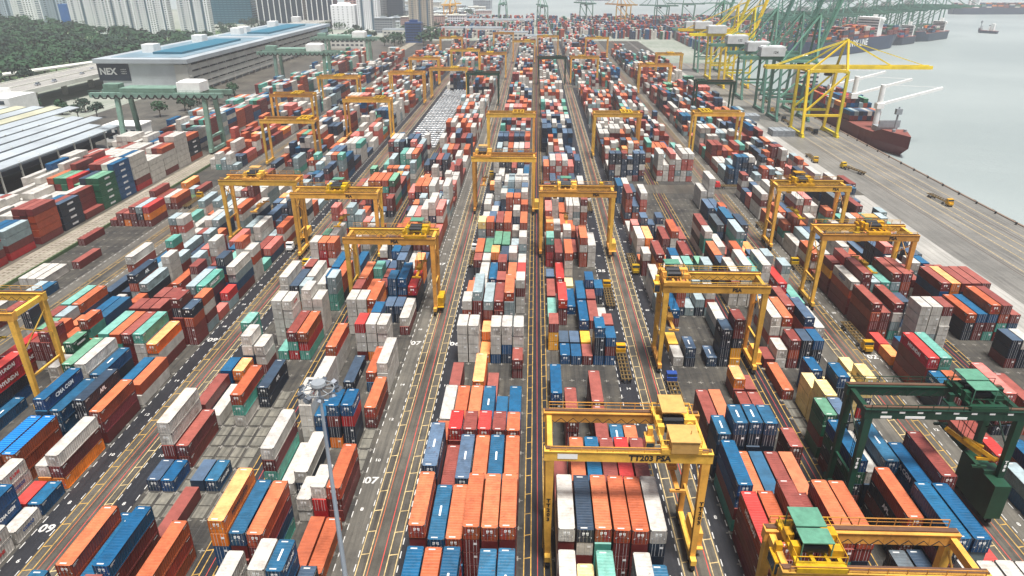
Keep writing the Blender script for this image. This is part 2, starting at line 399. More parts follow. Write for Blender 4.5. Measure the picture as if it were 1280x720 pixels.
def text_mesh(s, size=1.0, bold=0.0):
    k = (s, size, bold)
    if k in _txt: return _txt[k]
    cu = bpy.data.curves.new('lettering', 'FONT'); cu.body = s; cu.size = size; cu.align_x = 'CENTER'; cu.align_y = 'CENTER'
    cu.resolution_u = 2; cu.offset = bold; cu.fill_mode = 'FRONT' if hasattr(cu, 'fill_mode') else cu.fill_mode
    ob = bpy.data.objects.new('tmp', cu); COL.objects.link(ob)
    bpy.context.view_layer.update()
    me = bpy.data.meshes.new_from_object(ob.evaluated_get(bpy.context.evaluated_depsgraph_get()))
    bpy.data.objects.remove(ob); me.name = 'lettering'; _txt[k] = me
    return me
def text(s, size, mat, loc, rot=(0, 0, 0), parent=None, name='lettering', bold=0.02, sx=1.0):
    me = text_mesh(s, size, bold).copy(); me.materials.clear(); me.materials.append(mat)
    o = bpy.data.objects.new(name, me); COL.objects.link(o); o.location = loc; o.rotation_euler = rot; o.scale = (sx, 1, 1)
    if parent is not None: o.parent = parent
    else: o['kind'] = 'structure'
    return o
for s, x, y in (('07', -30.1, 154.8), ('07', -30.1, 101.7), ('06', -19.9, 154.7), ('06', -20.1, 101.9), ('09', -83.9, 154.8), ('09', -83.9, 87.6), ('35', 22.6, 151.5), ('34', 33.0, 203.0),
                ('02', 86.0, 151.5), ('07', -30.1, 208), ('06', -19.9, 208), ('35', 22.6, 204), ('10', -73.8, 152)):
    text(s, 2.6, M_LWHT, (x, y, .026), name='painted_number', bold=0.07)
for x in (-30.1, -19.8, 22.8, 33.2, -83.9, -73.8, 86.0):
    for k in range(0, 14):
        y = 80.4 + 13.66 * k
        if any(abs(y - q) < 3.2 for q in (101.7, 154.8, 87.6, 151.5, 203, 208)): continue
        text(str(6 + 2 * k), 1.15, M_LWHT, (x, y, .026), name='painted_number', bold=0.03)
# ---------------------------------------------------------------- shipping containers
H1 = 2.6
def container_mesh(L):
    mb = MB(); Wd = CW; H = 2.52; e = .14
    for x in (0, Wd - e):
        for y in (0.02, L - e):
            mb.box(x, x + e, y, y + e, 0, H, 2 if False else 0)
            mb.box(x - .01, x + e + .01, y - .01, y + e + .01, -.02, .12, 2); mb.box(x - .01, x + e + .01, y - .01, y + e + .01, H - .1, H + .03, 2)
    for x in (0, Wd - .1):
        mb.box(x, x + .1, e + .02, L - e, .02, .16); mb.box(x, x + .1, e + .02, L - e, H - .08, H - .005)
    n = int(L / .56) * 2; st = (L - 2 * e) / n
    prev = None
    for side in (0, 1):
        y = e; pts = []
        for i in range(n + 1):
            d = .03 if i % 2 else .085
            pts.append((d, y)); pts.append((d, y + st * .0))
            y += st
        for i in range(n):
            d = .025 if i % 2 else .085; y0 = e + st * i; y1 = y0 + st; q = .08
            xa = d if side == 0 else Wd - d
            xb = (.025 if not i % 2 else .085); xb = xb if side == 0 else Wd - xb
            A = (xa, y0 + q, .16); B = (xa, y1 - q * 0, .16); A2 = (xa, y0 + q, H - .08); B2 = (xa, y1, H - .08); C = (xb, y1 + q, .16); C2 = (xb, y1 + q, H - .08)
            if side: mb.quad(A, B, B2, A2); mb.quad(B, C, C2, B2)
            else: mb.quad(B, A, A2, B2); mb.quad(C, B, B2, C2)
    # roof with transverse swages
    for i in range(n):
        z = H - .036 if i % 2 else H - .014; z2 = H - .014 if i % 2 else H - .036
        y0 = e + st * i; y1 = y0 + st; q = .08
        mb.quad((.09, y0 + q, z), (Wd - .09, y0 + q, z), (Wd - .09, y1, z), (.09, y1, z), 1)
        mb.quad((.09, y1, z), (Wd - .09, y1, z), (Wd - .09, y1 + q, z2), (.09, y1 + q, z2), 1)
    mb.quad((0, 0.02, H - .004), (.1, 0.02, H - .004), (.1, L, H - .004), (0, L, H - .004), 1)
    mb.quad((Wd - .1, 0.02, H - .004), (Wd, 0.02, H - .004), (Wd, L, H - .004), (Wd - .1, L, H - .004), 1)
    mb.box(.1, Wd - .1, .02, .3, H - .14, H - .008, 0, top=1); mb.box(.1, Wd - .1, L - .2, L, H - .14, H - .008, 0, top=1)
    mb.box(.1, Wd - .1, .1, L - .1, .06, .16)                     # floor
    mb.box(e, Wd - e, .03, .1, .02, .14)                          # door sill
    for i in range(5): mb.box(.16 + .43 * i, .44 + .43 * i, L - .06, L - .01, .16, H - .16)
    mb.quad((Wd - e, L - .05, .1), (e, L - .05, .1), (e, L - .05, H - .14), (Wd - e, L - .05, H - .14))
    for xs in (-.006, Wd + .002):                                   # identification codes on the sides
        mb.box(xs, xs + .004, .35, 1.55, H - .42, H - .28, 3); mb.box(xs, xs + .004, .35, 1.0, H - .62, H - .52, 3); mb.box(xs, xs + .004, L - 1.6, L - .5, H - .42, H - .28, 3)
    mb.box(.5, 1.5, .34, .56, H - .006, H + .004, 3); mb.box(.5, 1.5, L - .56, L - .34, H - .006, H + .004, 3)
    return mb.mesh('container_shell')
M_CODE = plain('code_print', srgb(190, 190, 186), .6, 0, 0)
SHELL = {2: container_mesh(6.06), 4: container_mesh(12.19)}
def door_mesh():
    mb = MB(); mb.box(.0, 1.07, .05, .09, .15, 2.42)
    for z in (.18, .75, 1.3, 1.86): mb.box(.05, 1.02, .03, .05, z, z + .44)
    mb.box(.62, .98, .018, .03, 1.66, 1.98, 1); mb.box(.62, .9, .018, .03, 1.44, 1.56, 1); mb.box(.1, .3, .018, .03, .9, 1.02, 1)
    return mb.mesh('container_door')
DOOR = door_mesh()
rm = MB(); rm.box(-.025, .025, -.03, .015, .08, 2.5); rm.box(-.06, .2, -.045, -.03, 1.1, 1.16); ROD = rm.mesh('lock_rod')
for me in (SHELL[2], SHELL[4]):
    for i in range(3): me.materials.append(M_CAST)
    me.materials.append(M_CODE)
for i in range(2): DOOR.materials.append(M_LABEL)
ROD.materials.append(M_ROD)

CODE = 'oOrRbnstagwycYkpe'        # paint colours by index
# each stack read from the photograph: row, slot, length class, tiers, then paint indices from the top down
STACKS = {}
STACKS['L2'] = [(0, -2, 2, 4, 7, 5, 2, 2), (0, 0, 4, 1, 4), (0, 3, 2, 1, 6), (0, 4, 4, 4, 10, 10, 2, 2), (0, 6, 4, 2, 2, 5), (0, 8, 2, 2, 4), (0, 10, 2, 4, 8, 8), (0, 14, 4, 4, 10, 10, 5), (0, 17, 2, 2, 10), (0, 20, 2, 3, 9, 2, 1), (1, -1, 4, 4, 0, 0, 0, 2), (1, 3, 2, 1, 4), (1, 4, 4, 2, 2, 2), (1, 6, 4, 1, 10), (1, 8, 2, 2, 1, 1), (1, 9, 2, 4, 10, 10, 6), (1, 14, 4, 3, 5), (1, 17, 2, 5, 10, 10), (2, -1, 4, 3, 4, 4, 2), (2, 9, 2, 3, 10, 10, 2), (2, 11, 2, 5, 10, 10, 10), (2, 15, 4, 3, 10, 10), (2, 17, 2, 5, 0, 3), (3, -3, 4, 4, 2, 2, 5, 2), (3, -1, 4, 4, 4, 2, 2, 2), (3, 1, 4, 1, 2), (3, 3, 2, 1, 6), (3, 6, 4, 3, 0, 8, 10), (3, 10, 2, 1, 8), (3, 11, 2, 5, 10, 10, 10), (3, 15, 4, 2, 10, 10), (4, 3, 2, 1, 7), (4, 7, 4, 2, 5, 5), (4, 10, 4, 3, 2, 8), (4, 12, 2, 5, 10, 10, 10), (4, 15, 2, 3, 4, 5, 5), (4, 16, 4, 3, 4), (5, -1, 4, 3, 0, 0, 0), (5, 10, 4, 3, 0, 3, 8), (5, 12, 2, 4, 10, 10, 10)]
STACKS['L1'] = [(0, 0, 4, 5, 1, 1, 4, 4, 2), (0, 3, 4, 4, 10, 2, 8), (0, 9, 4, 3, 0, 10, 10), (0, 12, 2, 4, 10, 10), (0, 14, 4, 4, 0, 0), (0, 16, 4, 2, 5, 5), (0, 18, 2, 3, 10), (1, -1, 2, 3, 10, 10, 10), (1, 0, 4, 4, 7, 2, 2, 5), (1, 3, 4, 1, 10), (1, 5, 2, 5, 10, 10, 10), (1, 6, 4, 4, 10, 10, 10, 6), (1, 12, 2, 4, 10, 10), (1, 17, 2, 2, 10), (2, 0, 4, 4, 0, 2, 7, 8), (2, 3, 4, 2, 10, 5), (2, 5, 2, 3, 4), (2, 8, 4, 1, 5), (2, 10, 2, 4, 3, 10, 10), (2, 12, 4, 4, 0, 1), (2, 17, 4, 4, 4, 5), (3, -1, 2, 4, 10, 10, 10, 10), (3, 2, 2, 2, 10, 10), (3, 5, 2, 4, 4, 2, 5, 1), (3, 10, 2, 4, 10, 10, 10), (3, 11, 2, 4, 4), (3, 14, 2, 4, 7, 7), (3, 17, 4, 4, 5), (4, -1, 2, 4, 7, 7, 5, 5), (4, 0, 4, 1, 0), (4, 2, 2, 3, 10, 3), (4, 5, 2, 4, 4, 3, 5, 5), (4, 8, 4, 2, 0), (4, 10, 2, 4, 10, 10, 10), (4, 14, 4, 4, 4, 4, 2), (5, -1, 2, 2, 5, 5), (5, 0, 4, 1, 0), (5, 2, 4, 3, 0, 2), (5, 6, 4, 2, 0, 2), (5, 8, 4, 3, 10, 10, 10), (5, 12, 4, 2, 10, 2), (5, 14, 4, 3, 3, 5), (5, 16, 2, 4, 1, 1)]
STACKS['C0'] = [(0, -2, 4, 4, 4, 2, 5, 0), (0, 0, 4, 5, 0, 2, 5, 2, 4), (0, 2, 4, 5, 6, 5, 5, 2, 2), (0, 4, 2, 3, 0, 2, 2), (0, 5, 4, 3, 10, 0, 2), (0, 7, 4, 2, 2, 2), (0, 10, 2, 4, 10, 10, 10, 10), (0, 13, 4, 3, 0), (0, 15, 4, 1, 2), (0, 18, 4, 3, 0, 2, 2), (0, 20, 2, 5, 12, 11, 11), (1, -2, 4, 4, 0, 2, 2, 4), (1, 0, 4, 4, 7, 5, 2, 0), (1, 2, 4, 3, 2, 2, 5), (1, 4, 2, 4, 3, 2, 5, 2), (1, 5, 4, 3, 0, 2, 2), (1, 10, 2, 4, 10, 10, 10, 10), (1, 15, 4, 3, 10), (1, 18, 4, 3, 9), (1, 20, 2, 5, 0, 2, 11), (2, -2, 4, 4, 7, 0, 2, 2), (2, 0, 4, 4, 0, 2, 4, 5), (2, 2, 4, 4, 6, 5, 2, 2), (2, 4, 2, 4, 2, 2, 2, 5), (2, 5, 4, 3, 0, 2, 2), (2, 7, 4, 3, 1, 0, 2), (2, 10, 2, 1, 1), (2, 11, 2, 2, 1, 1), (2, 15, 4, 3, 4, 2, 2), (2, 17, 2, 4, 1, 2, 2), (2, 19, 4, 3, 9, 9), (2, 24, 4, 1, 10), (3, -2, 4, 1, 2), (3, 0, 4, 5, 0, 2, 2, 2, 2), (3, 2, 4, 4, 0, 2, 2, 4), (3, 4, 2, 4, 3, 2, 2, 2), (3, 5, 4, 3, 7, 2, 2), (3, 7, 4, 1, 2), (3, 10, 2, 4, 10, 10, 10, 4), (3, 15, 2, 5, 2, 2), (3, 19, 4, 3, 9, 9), (4, -2, 4, 4, 7, 5, 0, 2), (4, 0, 4, 5, 0, 2, 2, 2, 5), (4, 2, 4, 4, 7, 5, 2, 0), (4, 4, 2, 4, 2, 2, 2, 5), (4, 5, 4, 2, 4, 5), (4, 10, 2, 4, 10, 10, 4, 6), (4, 15, 4, 3, 0, 2, 2), (4, 17, 2, 4, 10, 11), (4, 22, 2, 2, 10, 11), (5, -2, 4, 4, 7, 0, 2, 2), (5, 0, 4, 5, 0, 2, 5, 2, 0), (5, 2, 4, 4, 0, 2, 2, 5), (5, 4, 2, 4, 0, 0, 2, 2), (5, 5, 4, 3, 4, 4, 5), (5, 9, 2, 2, 2, 2), (5, 10, 2, 4, 10, 10, 10), (5, 15, 4, 3, 3, 2, 3), (5, 19, 2, 4, 10, 11, 11, 3)]
STACKS['R1'] = [(0, 0, 4, 4, 3, 2, 2, 2), (0, 2, 4, 4, 4, 4, 2, 8), (0, 4, 2, 4, 7, 5, 5, 5), (0, 5, 4, 3, 2, 2, 2), (0, 10, 2, 1, 10), (0, 11, 2, 1, 13), (0, 18, 2, 3, 10, 2, 2), (1, 0, 4, 4, 0, 2, 2, 2), (1, 2, 4, 3, 0, 2, 2), (1, 4, 2, 5, 7, 5, 5, 5, 2), (1, 5, 4, 3, 0, 2, 2), (1, 10, 2, 2, 6, 5), (1, 13, 4, 2, 4, 2), (1, 17, 4, 4, 2, 1), (1, 20, 4, 3, 1, 1), (2, -2, 4, 2, 0, 5), (2, 0, 4, 5, 2, 2, 2, 2, 5), (2, 2, 4, 3, 7, 2, 5), (2, 4, 2, 5, 7, 5, 5, 2, 5), (2, 16, 2, 5, 4, 4), (2, 20, 4, 1, 6), (3, -2, 4, 2, 2, 2), (3, 0, 4, 4, 2, 2, 2, 5), (3, 2, 4, 3, 2, 2, 5), (3, 4, 2, 5, 7, 5, 5, 2, 2), (3, 10, 2, 1, 6), (3, 15, 2, 5, 8, 8), (3, 20, 4, 3, 2, 2), (4, -2, 4, 3, 0, 2, 2), (4, 0, 4, 5, 0, 2, 8, 5, 5), (4, 2, 4, 3, 0, 2, 2), (4, 7, 2, 1, 2), (4, 8, 2, 2, 1, 2), (4, 10, 2, 4, 5, 5, 5, 5), (4, 17, 4, 4, 2), (5, -2, 4, 3, 0, 2, 2), (5, 0, 4, 5, 0, 2, 5, 2, 2), (5, 4, 2, 3, 2, 2, 5), (5, 7, 2, 1, 2), (5, 8, 2, 1, 2), (5, 10, 2, 5, 2, 2, 5, 13), (5, 12, 4, 2, 10, 11), (5, 16, 2, 4, 9, 9), (5, 20, 4, 3, 2, 2, 2), (5, 22, 4, 1, 1)]
STACKS['R2'] = [(0, -1, 4, 2, 14, 14), (0, 3, 4, 4, 4, 9, 5, 2), (0, 5, 2, 4, 9, 9, 2, 9), (0, 8, 4, 1, 0), (0, 10, 2, 1, 2), (0, 18, 4, 3, 0, 5, 2), (1, -1, 4, 2, 5, 5), (1, 1, 4, 4, 0, 5, 2, 5), (1, 3, 4, 3, 10, 5, 5), (1, 5, 2, 4, 6, 5, 2, 9), (1, 6, 2, 4, 12, 12), (1, 7, 2, 3, 12, 12, 12), (1, 10, 2, 2, 10, 10), (1, 21, 4, 2, 9, 2), (2, -2, 4, 4, 10, 10, 2, 2), (2, 0, 4, 5, 4, 5, 2, 5, 2), (2, 3, 4, 4, 7, 7, 5, 5), (2, 5, 4, 1, 4), (2, 8, 2, 3, 4), (2, 10, 2, 3, 2, 0, 2), (2, 19, 4, 2, 2, 2), (3, -2, 4, 4, 10, 10, 10, 10), (3, 0, 4, 5, 4, 11, 8, 11, 2), (3, 2, 4, 4, 4, 4, 5, 2), (3, 7, 2, 4, 4, 5), (3, 10, 2, 3, 5, 5, 5), (3, 12, 4, 4, 2, 3, 2, 2), (3, 18, 2, 1, 4), (4, -2, 4, 4, 10, 10, 10, 10), (4, 2, 4, 5, 2, 2, 2, 2, 2), (4, 7, 2, 3, 12), (4, 8, 2, 1, 12), (4, 10, 2, 3, 4, 5, 5), (4, 14, 4, 4, 3, 3), (4, 19, 4, 2, 1, 1), (4, 22, 4, 2, 10), (4, 25, 2, 1, 5), (5, -2, 4, 4, 10, 10, 10, 10), (5, 0, 4, 2, 3, 3), (5, 2, 4, 2, 3, 3), (5, 7, 2, 4, 12), (5, 8, 2, 3, 12), (5, 13, 4, 3, 8, 5, 3), (5, 16, 4, 2, 2, 2), (5, 19, 4, 2, 1, 9)]
STACKS['R3'] = [(0, 2, 4, 2, 11, 4), (0, 4, 2, 2, 3, 3), (0, 5, 4, 1, 2), (0, 7, 2, 3, 4, 5, 5), (0, 8, 4, 4, 3, 2, 2, 0), (0, 10, 2, 1, 1), (0, 11, 2, 1, 3), (0, 12, 4, 4, 2, 0, 2, 2), (0, 14, 4, 4, 10, 0, 2, 2), (0, 16, 2, 4, 2, 13, 2, 2), (1, 5, 4, 1, 2), (1, 7, 2, 3, 0, 2, 2), (1, 8, 4, 4, 8, 8, 8, 2), (1, 10, 2, 2, 4, 4), (1, 12, 2, 3, 2, 2, 0), (1, 14, 4, 5, 2, 2, 10, 2, 2), (1, 16, 4, 3, 3, 5, 2), (2, 3, 4, 2, 4, 0), (2, 12, 4, 4, 2, 10, 11, 8), (2, 14, 4, 4, 11, 8, 2, 2), (2, 16, 4, 4, 2, 2, 2, 2), (3, 6, 4, 4, 15, 2, 2, 5), (3, 11, 2, 5, 10, 10, 10, 10, 10), (3, 14, 4, 4, 8, 8, 9, 2), (3, 16, 2, 4, 0, 2, 2, 5), (4, 6, 4, 2, 2, 5), (4, 11, 2, 5, 10, 10, 10, 11, 10), (4, 13, 2, 3, 5, 5, 4), (4, 14, 4, 5, 2, 11, 8, 2, 2), (5, 6, 4, 3, 2, 2, 0), (5, 11, 2, 5, 2, 10, 10, 10, 10), (5, 14, 4, 5, 2, 0, 2, 2, 2)]
STACKS['R4'] = [(0, 13, 2, 2, 2, 2), (0, 17, 2, 3, 10, 9, 9), (1, 12, 4, 3, 0, 5, 5), (1, 14, 4, 4, 2, 4, 2, 2), (1, 17, 2, 2, 2, 2), (2, 10, 2, 3, 5, 5, 2), (2, 12, 4, 3, 4, 2, 2), (2, 14, 4, 4, 1, 1, 2, 2), (2, 17, 2, 3, 10, 11, 11), (3, 8, 2, 2, 1, 2), (3, 10, 2, 3, 10, 5, 5), (3, 12, 4, 4, 0, 4, 2, 8), (3, 14, 4, 4, 2, 5, 2, 2), (3, 17, 2, 3, 4, 5, 5), (4, 5, 4, 2, 0, 4), (4, 12, 4, 4, 2, 0, 8, 2), (4, 14, 4, 4, 2, 2, 2, 2), (5, 8, 4, 2, 2, 2), (5, 12, 2, 3, 2, 7, 2), (5, 14, 4, 4, 2, 2, 2, 2)]
STACKS['L3'] = [(0, 7, 4, 4, 9), (0, 9, 4, 4, 8, 10), (0, 11, 2, 4, 2, 2, 2, 2), (0, 14, 4, 3, 0, 0), (1, 3, 4, 3, 16, 0), (1, 5, 4, 4, 4, 7), (1, 7, 4, 4, 10, 10), (1, 9, 4, 4, 0), (1, 11, 2, 4, 2, 2, 2, 5), (1, 12, 2, 4, 2, 2, 5, 2), (2, 3, 4, 3, 16, 0), (2, 5, 4, 3, 7), (2, 7, 4, 3, 7, 5), (2, 9, 4, 4, 2, 2, 2, 2), (2, 11, 2, 4, 2, 2, 2, 2), (2, 12, 2, 4, 2, 2, 2, 2), (2, 16, 4, 3, 2, 2), (3, 2, 2, 3, 10, 10), (3, 9, 4, 4, 8, 10, 10), (3, 13, 4, 4, 11, 2), (3, 16, 4, 3, 8, 8), (4, 1, 2, 3, 4, 4), (4, 2, 2, 1, 3), (4, 3, 4, 2, 10, 1), (4, 5, 4, 4, 5, 5, 5), (4, 7, 4, 2, 4), (4, 9, 4, 3, 1, 10, 2), (4, 11, 2, 5, 2, 5, 2), (4, 13, 4, 4, 8, 5), (4, 22, 2, 1, 0), (5, 0, 2, 2, 10, 10), (5, 1, 2, 1, 10), (5, 2, 2, 1, 4), (5, 3, 4, 3, 10, 2, 1), (5, 5, 4, 3, 0, 2, 2), (5, 7, 4, 2, 0, 10), (5, 11, 2, 4, 5, 0, 2, 2), (5, 12, 2, 4, 0, 10, 2, 11), (5, 14, 2, 2, 3, 11), (5, 15, 4, 4, 10, 11, 7, 2), (5, 18, 2, 1, 8)]
STACKS['C1'] = [(0, -2, 4, 4, 10), (0, 0, 4, 5, 10, 2, 10, 10), (0, 2, 4, 2, 2, 2), (0, 7, 4, 2, 4, 5), (0, 11, 2, 3, 2, 13, 13), (0, 13, 4, 1, 8), (0, 15, 4, 1, 2), (0, 17, 2, 1, 6), (0, 19, 2, 4, 8, 2, 3), (0, 20, 2, 5, 1, 1), (0, 21, 2, 4, 1, 1), (1, -2, 4, 3, 12), (1, 0, 4, 5, 5, 10, 2), (1, 2, 4, 4, 0, 0, 2, 2), (1, 5, 4, 3, 2, 2), (1, 10, 2, 1, 4), (1, 11, 2, 1, 5), (1, 13, 4, 3, 3, 2, 2), (1, 16, 4, 2, 3), (1, 18, 4, 3, 2, 2), (2, -2, 4, 4, 8), (2, 0, 4, 5, 0, 8, 8, 8), (2, 2, 4, 4, 4, 5, 5, 2), (2, 10, 2, 1, 4), (2, 11, 2, 1, 6), (2, 14, 4, 1, 4), (2, 16, 2, 1, 12), (2, 17, 4, 4, 0), (2, 19, 2, 5, 10, 11, 11), (3, 0, 4, 5, 0, 2, 2, 2), (3, 2, 4, 4, 2, 2, 2, 2), (3, 4, 4, 3, 2, 5, 2), (3, 6, 4, 3, 2, 2), (3, 10, 2, 1, 2), (3, 11, 2, 1, 13), (3, 12, 4, 2, 4, 5), (3, 14, 4, 2, 4), (3, 20, 4, 1, 2), (4, -2, 4, 4, 10), (4, 0, 4, 5, 0, 2, 2), (4, 2, 4, 4, 3, 2, 2, 2), (4, 4, 2, 3, 7, 5, 2), (4, 10, 2, 4, 4, 5, 5, 4), (4, 12, 4, 2, 2), (4, 14, 2, 2, 2), (4, 15, 2, 3, 4, 5), (5, -2, 4, 3, 7), (5, 0, 4, 5, 10, 5, 5, 5), (5, 2, 4, 4, 2, 2, 2, 2), (5, 4, 2, 3, 0, 2, 2), (5, 10, 2, 3, 4, 2, 4), (5, 11, 2, 3, 2, 4), (5, 13, 2, 1, 10), (5, 15, 2, 2, 4, 5)]
STACKS['L4'] = [(0, 11, 2, 3, 2, 5, 2), (0, 12, 4, 3, 8, 7, 7), (1, 8, 4, 3, 3, 3), (1, 12, 4, 3, 0, 7, 7), (2, 17, 4, 2, 4), (3, 6, 4, 4, 3, 3, 5), (3, 18, 2, 4, 8, 0, 2), (3, 19, 4, 2, 11, 2), (4, 5, 4, 1, 7), (4, 9, 2, 2, 12), (4, 10, 2, 2, 3), (4, 11, 4, 3, 4, 5), (4, 14, 4, 4, 5, 0, 11), (4, 18, 2, 1, 2), (4, 19, 4, 1, 5), (4, 21, 2, 1, 10), (5, 8, 2, 2, 10), (5, 9, 2, 3, 9), (5, 11, 4, 3, 7, 5, 5), (5, 14, 4, 3, 11, 5), (5, 17, 2, 3, 11, 2, 0)]
placed = {}          # (block,row,slot) -> dict(L, n, cols)
def put_stack(b, i, k, L, n, cols):
    placed[(b, i, k)] = dict(L=L, n=n, cols=cols)
taken = {}
def free(b, i, k, L): return (b, i, k) not in taken and (L == 2 or (b, i, k + 1) not in taken)
def add_stack(b, i, k, L, n, cols):
    if not free(b, i, k, L): return False
    cols = list(cols)[:n]
    PAL = 'oorrrbntwwysRagO'
    while len(cols) < n: cols.append(cols[-1] if (hash_(b, i, k, len(cols)) % 10) < 5 and cols[-1] != 'e' else PAL[hash_(k, i, b, len(cols)) % len(PAL)])
    put_stack(b, i, k, L, n, cols); taken[(b, i, k)] = n
    if L == 4: taken[(b, i, k + 1)] = n
    return True
def hash_(*a):
    h = 17
    for x in a:
        for ch in str(x): h = (h * 131 + ord(ch)) & 0xffffff
    return h
for b, lst in STACKS.items():
    for t in lst: add_stack(b, t[0], t[1], t[2], t[3], ''.join(CODE[q] for q in t[4:]))

# the rest of the yard: stacks filled in bay by bay
OPEN = set()
def open_area(b, rows, slots):
    for i in rows:
        for k in slots: OPEN.add((b, i, k))
for b in ('R1', 'R2', 'R3', 'R4'): open_area(b, range(6), (31, 32, 75) if b != 'R4' else (31, 32))
open_area('R1', range(3, 6), range(24, 31)); open_area('R2', range(0, 4), range(24, 31)); open_area('R1', range(1, 5), range(5, 11)); open_area('C1', range(1, 6), range(6, 10))
open_area('L2', range(6), range(43, 72)); open_area('L2', range(0, 6), range(2, 6)); open_area('L1', range(5, 6), range(-2, 8)); open_area('C0', range(3, 5), range(7, 10))
open_area('C1', range(1, 4), range(17, 20)); open_area('L5', range(6), range(-3, 22)); open_area('L5', range(6), range(28, 36)); open_area('C0', (0, 1), (9,)); open_area('L3', (5,), (3, 4)); open_area('L4', range(0, 6), range(-3, 5))
PALS = ['rrowsbnw', 'rrrwooyw', 'snntswwr', 'wwwwywow', 'ooprwOow', 'nnskwrrt', 'wwyaywow', 'wrpowosw', 'garrwnoo', 'rowsnkypwagyOt', 'wwyywwpo', 'pprywosn', 'wwywnyas']
def fill(b, k0, k1, occ=.9, hmin=1, hmax=5, rows=range(6)):
    r = random.Random(hash_(b) + 5)
    k = k0
    while k < k1:
        bay40 = r.random() < .62
        L = 4 if bay40 else 2
        base = r.choice((2, 3, 3, 4, 4, 5)); empty = r.random() > occ
        pal = r.choice(PALS)
        run = r.choice(pal)
        for i in rows:
            if (b, i, k) in OPEN or (L == 4 and (b, i, k + 1) in OPEN): continue
            if empty and r.random() < .7: continue
            if r.random() < .07: continue
            n = max(hmin, min(hmax, base + r.choice((-2, -1, -1, 0, 0, 0, 1))))
            if r.random() < .45: run = r.choice(pal)
            cols = []
            for q in range(n): cols.append(run if r.random() < .5 else r.choice(pal))
            if not free(b, i, k, L):
                if L == 4 and free(b, i, k, 2): add_stack(b, i, k, 2, n, cols)
                elif L == 4 and free(b, i, k + 1, 2) and (b, i, k + 1) not in OPEN: add_stack(b, i, k + 1, 2, n, cols)
            else: add_stack(b, i, k, L, n, cols)
        k += 2 if L == 4 else 1
# low stacks between the ones read from the photograph


START = dict(L4=9, L3=13, L2=14, L1=13, C0=12, C1=19, R1=14, R2=11, R3=16, R4=16)
for b, k0 in START.items(): fill(b, k0, dict(R4=104, R3=110, L4=112, R2=134).get(b, 130))
fill('L5', 36, 104)
# small yard patch at the left between the tracks
for t in ((0, 21, 4, 1, 'r'), (0, 24, 2, 1, 'r'), (1, 24, 2, 2, 'rr'), (2, 24, 2, 2, 'rO'), (3, 24, 4, 3, 'rrr'), (4, 24, 4, 3, 'ynr'), (5, 24, 4, 3, 'ROr'),
          (2, 27, 4, 3, 'rOr'), (3, 27, 4, 2, 'rO'), (4, 27, 4, 2, 'wr'), (5, 27, 4, 2, 'or'), (3, 30, 4, 2, 'Or'), (4, 30, 2, 1, 'y'), (5, 30, 4, 1, 'r'),
          (4, 11, 4, 2, 'nr'), (5, 14, 4, 1, 't'), (5, 12, 4, 1, 'r'), (3, 13, 4, 1, 'w'), (4, 18, 4, 1, 'r'), (2, 12, 4, 1, 's'), (0, 12, 4, 1, 'o'), (4, 14, 4, 1, 'y'),
          (1, 16, 4, 1, 'w'), (2, 16, 4, 1, 'w'), (3, 16, 4, 1, 'w')):
    OPEN.discard(0); add_stack('L5', *t)

def xy(b, i, k): return BX[b] + RP * i, P0 + PP * k + (1.8 if b in ('R3', 'R4') else 0)
# ---- which containers show largest
CX, CY = 0.0, 0.0
cands = []
def height(b, i, k): return taken.get((b, i, k), 0)
for (b, i, k), s in placed.items():
    x, y = xy(b, i, k); L = s['L']; ln = 6.06 if L == 2 else 12.19
    if y > 260: continue
    if y < 56: pass
    left = BX[b] + 8 > 0
    for q in range(s['n']):
        tier = s['n'] - 1 - q; z = tier * H1; d2 = x * x + y * y + (CAMH - z) ** 2
        # in view test (rough)
        Rm = SC.camera.matrix_world.inverted() @ Vector((x + 1.2, y + ln / 2, z + 1.3))
        px = -Rm.x / Rm.z * 853; py = -Rm.y / Rm.z * 853
        dd = math.sqrt(d2); down = (CAMH - z) / dd
        if abs(px) > 640 + 12 * 853 / dd * .5 or abs(py) > 360 + 12 * 853 / dd * .5: continue
        top = ln * 2.44 * down if q == 0 else 0
        sx = 1 if x < 0 else -1
        nb = [height(b, i + sx, k)] + ([height(b, i + sx, k + 1)] if L == 4 else [])
        sideh = max(0, min(1, tier + 1 - min(nb))) if 0 <= i + sx <= 5 else 1
        side = ln * 2.5 * abs(x + 1.2) / dd * sideh
        if sideh and 0 <= i + sx <= 5 and tier + 1 <= min(nb) + 0: side = 0
        fr = height(b, i, k - 1) if True else 0
        front = 2.44 * 2.5 * y / dd if fr <= tier else 0
        if fr > tier: front = 0
        # stacks in front hide low tiers
        hid = 0
        for dk in (1, 2, 3):
            hh = height(b, i, k - dk)
            if hh * H1 - z > (dk * PP) * CAMH / max(y, 60) : hid += 1
        area = (top + side * .9 + front) * (0.0 if hid else 1.0)
        vis = area / d2
        if area > 2.0: cands.append((vis, b, i, k, q, side > 1, front > 1, px, py))
cands.sort(reverse=True)
INDIV = {(c[1], c[2], c[3], c[4]): c for c in cands[:300]}
LOGO = {'R': ('HYUNDAI', 'w'), 'c': ('MSC', 'k'), 'O': ('HAPAG-LLOYD', 'k'), 'g': ('EVERGREEN', 'w'), 'n': ('APL', 'w'), 't': ('NYK LINE', 'w'), 'b': ('CMA CGM', 'w'), 'a': ('UNIGLORY', 'w'), 'y': ('MAERSK', 'w'),
        'w': ('COSCO', 'b'), 's': ('HANJIN', 'w')}
LM = dict(w=M_LABEL, k=M_BLACK, b=M_BLUEP, r=M_REDP)
mk = MB(); mk.box(-.14, .14, -1.1, 1.1, 0, .012); RMARK = mk.mesh('roof_mark'); RMARK.materials.append(M_LABEL)
NUMW = ['zero', 'one', 'two', 'three', 'four', 'five', 'six', 'seven']
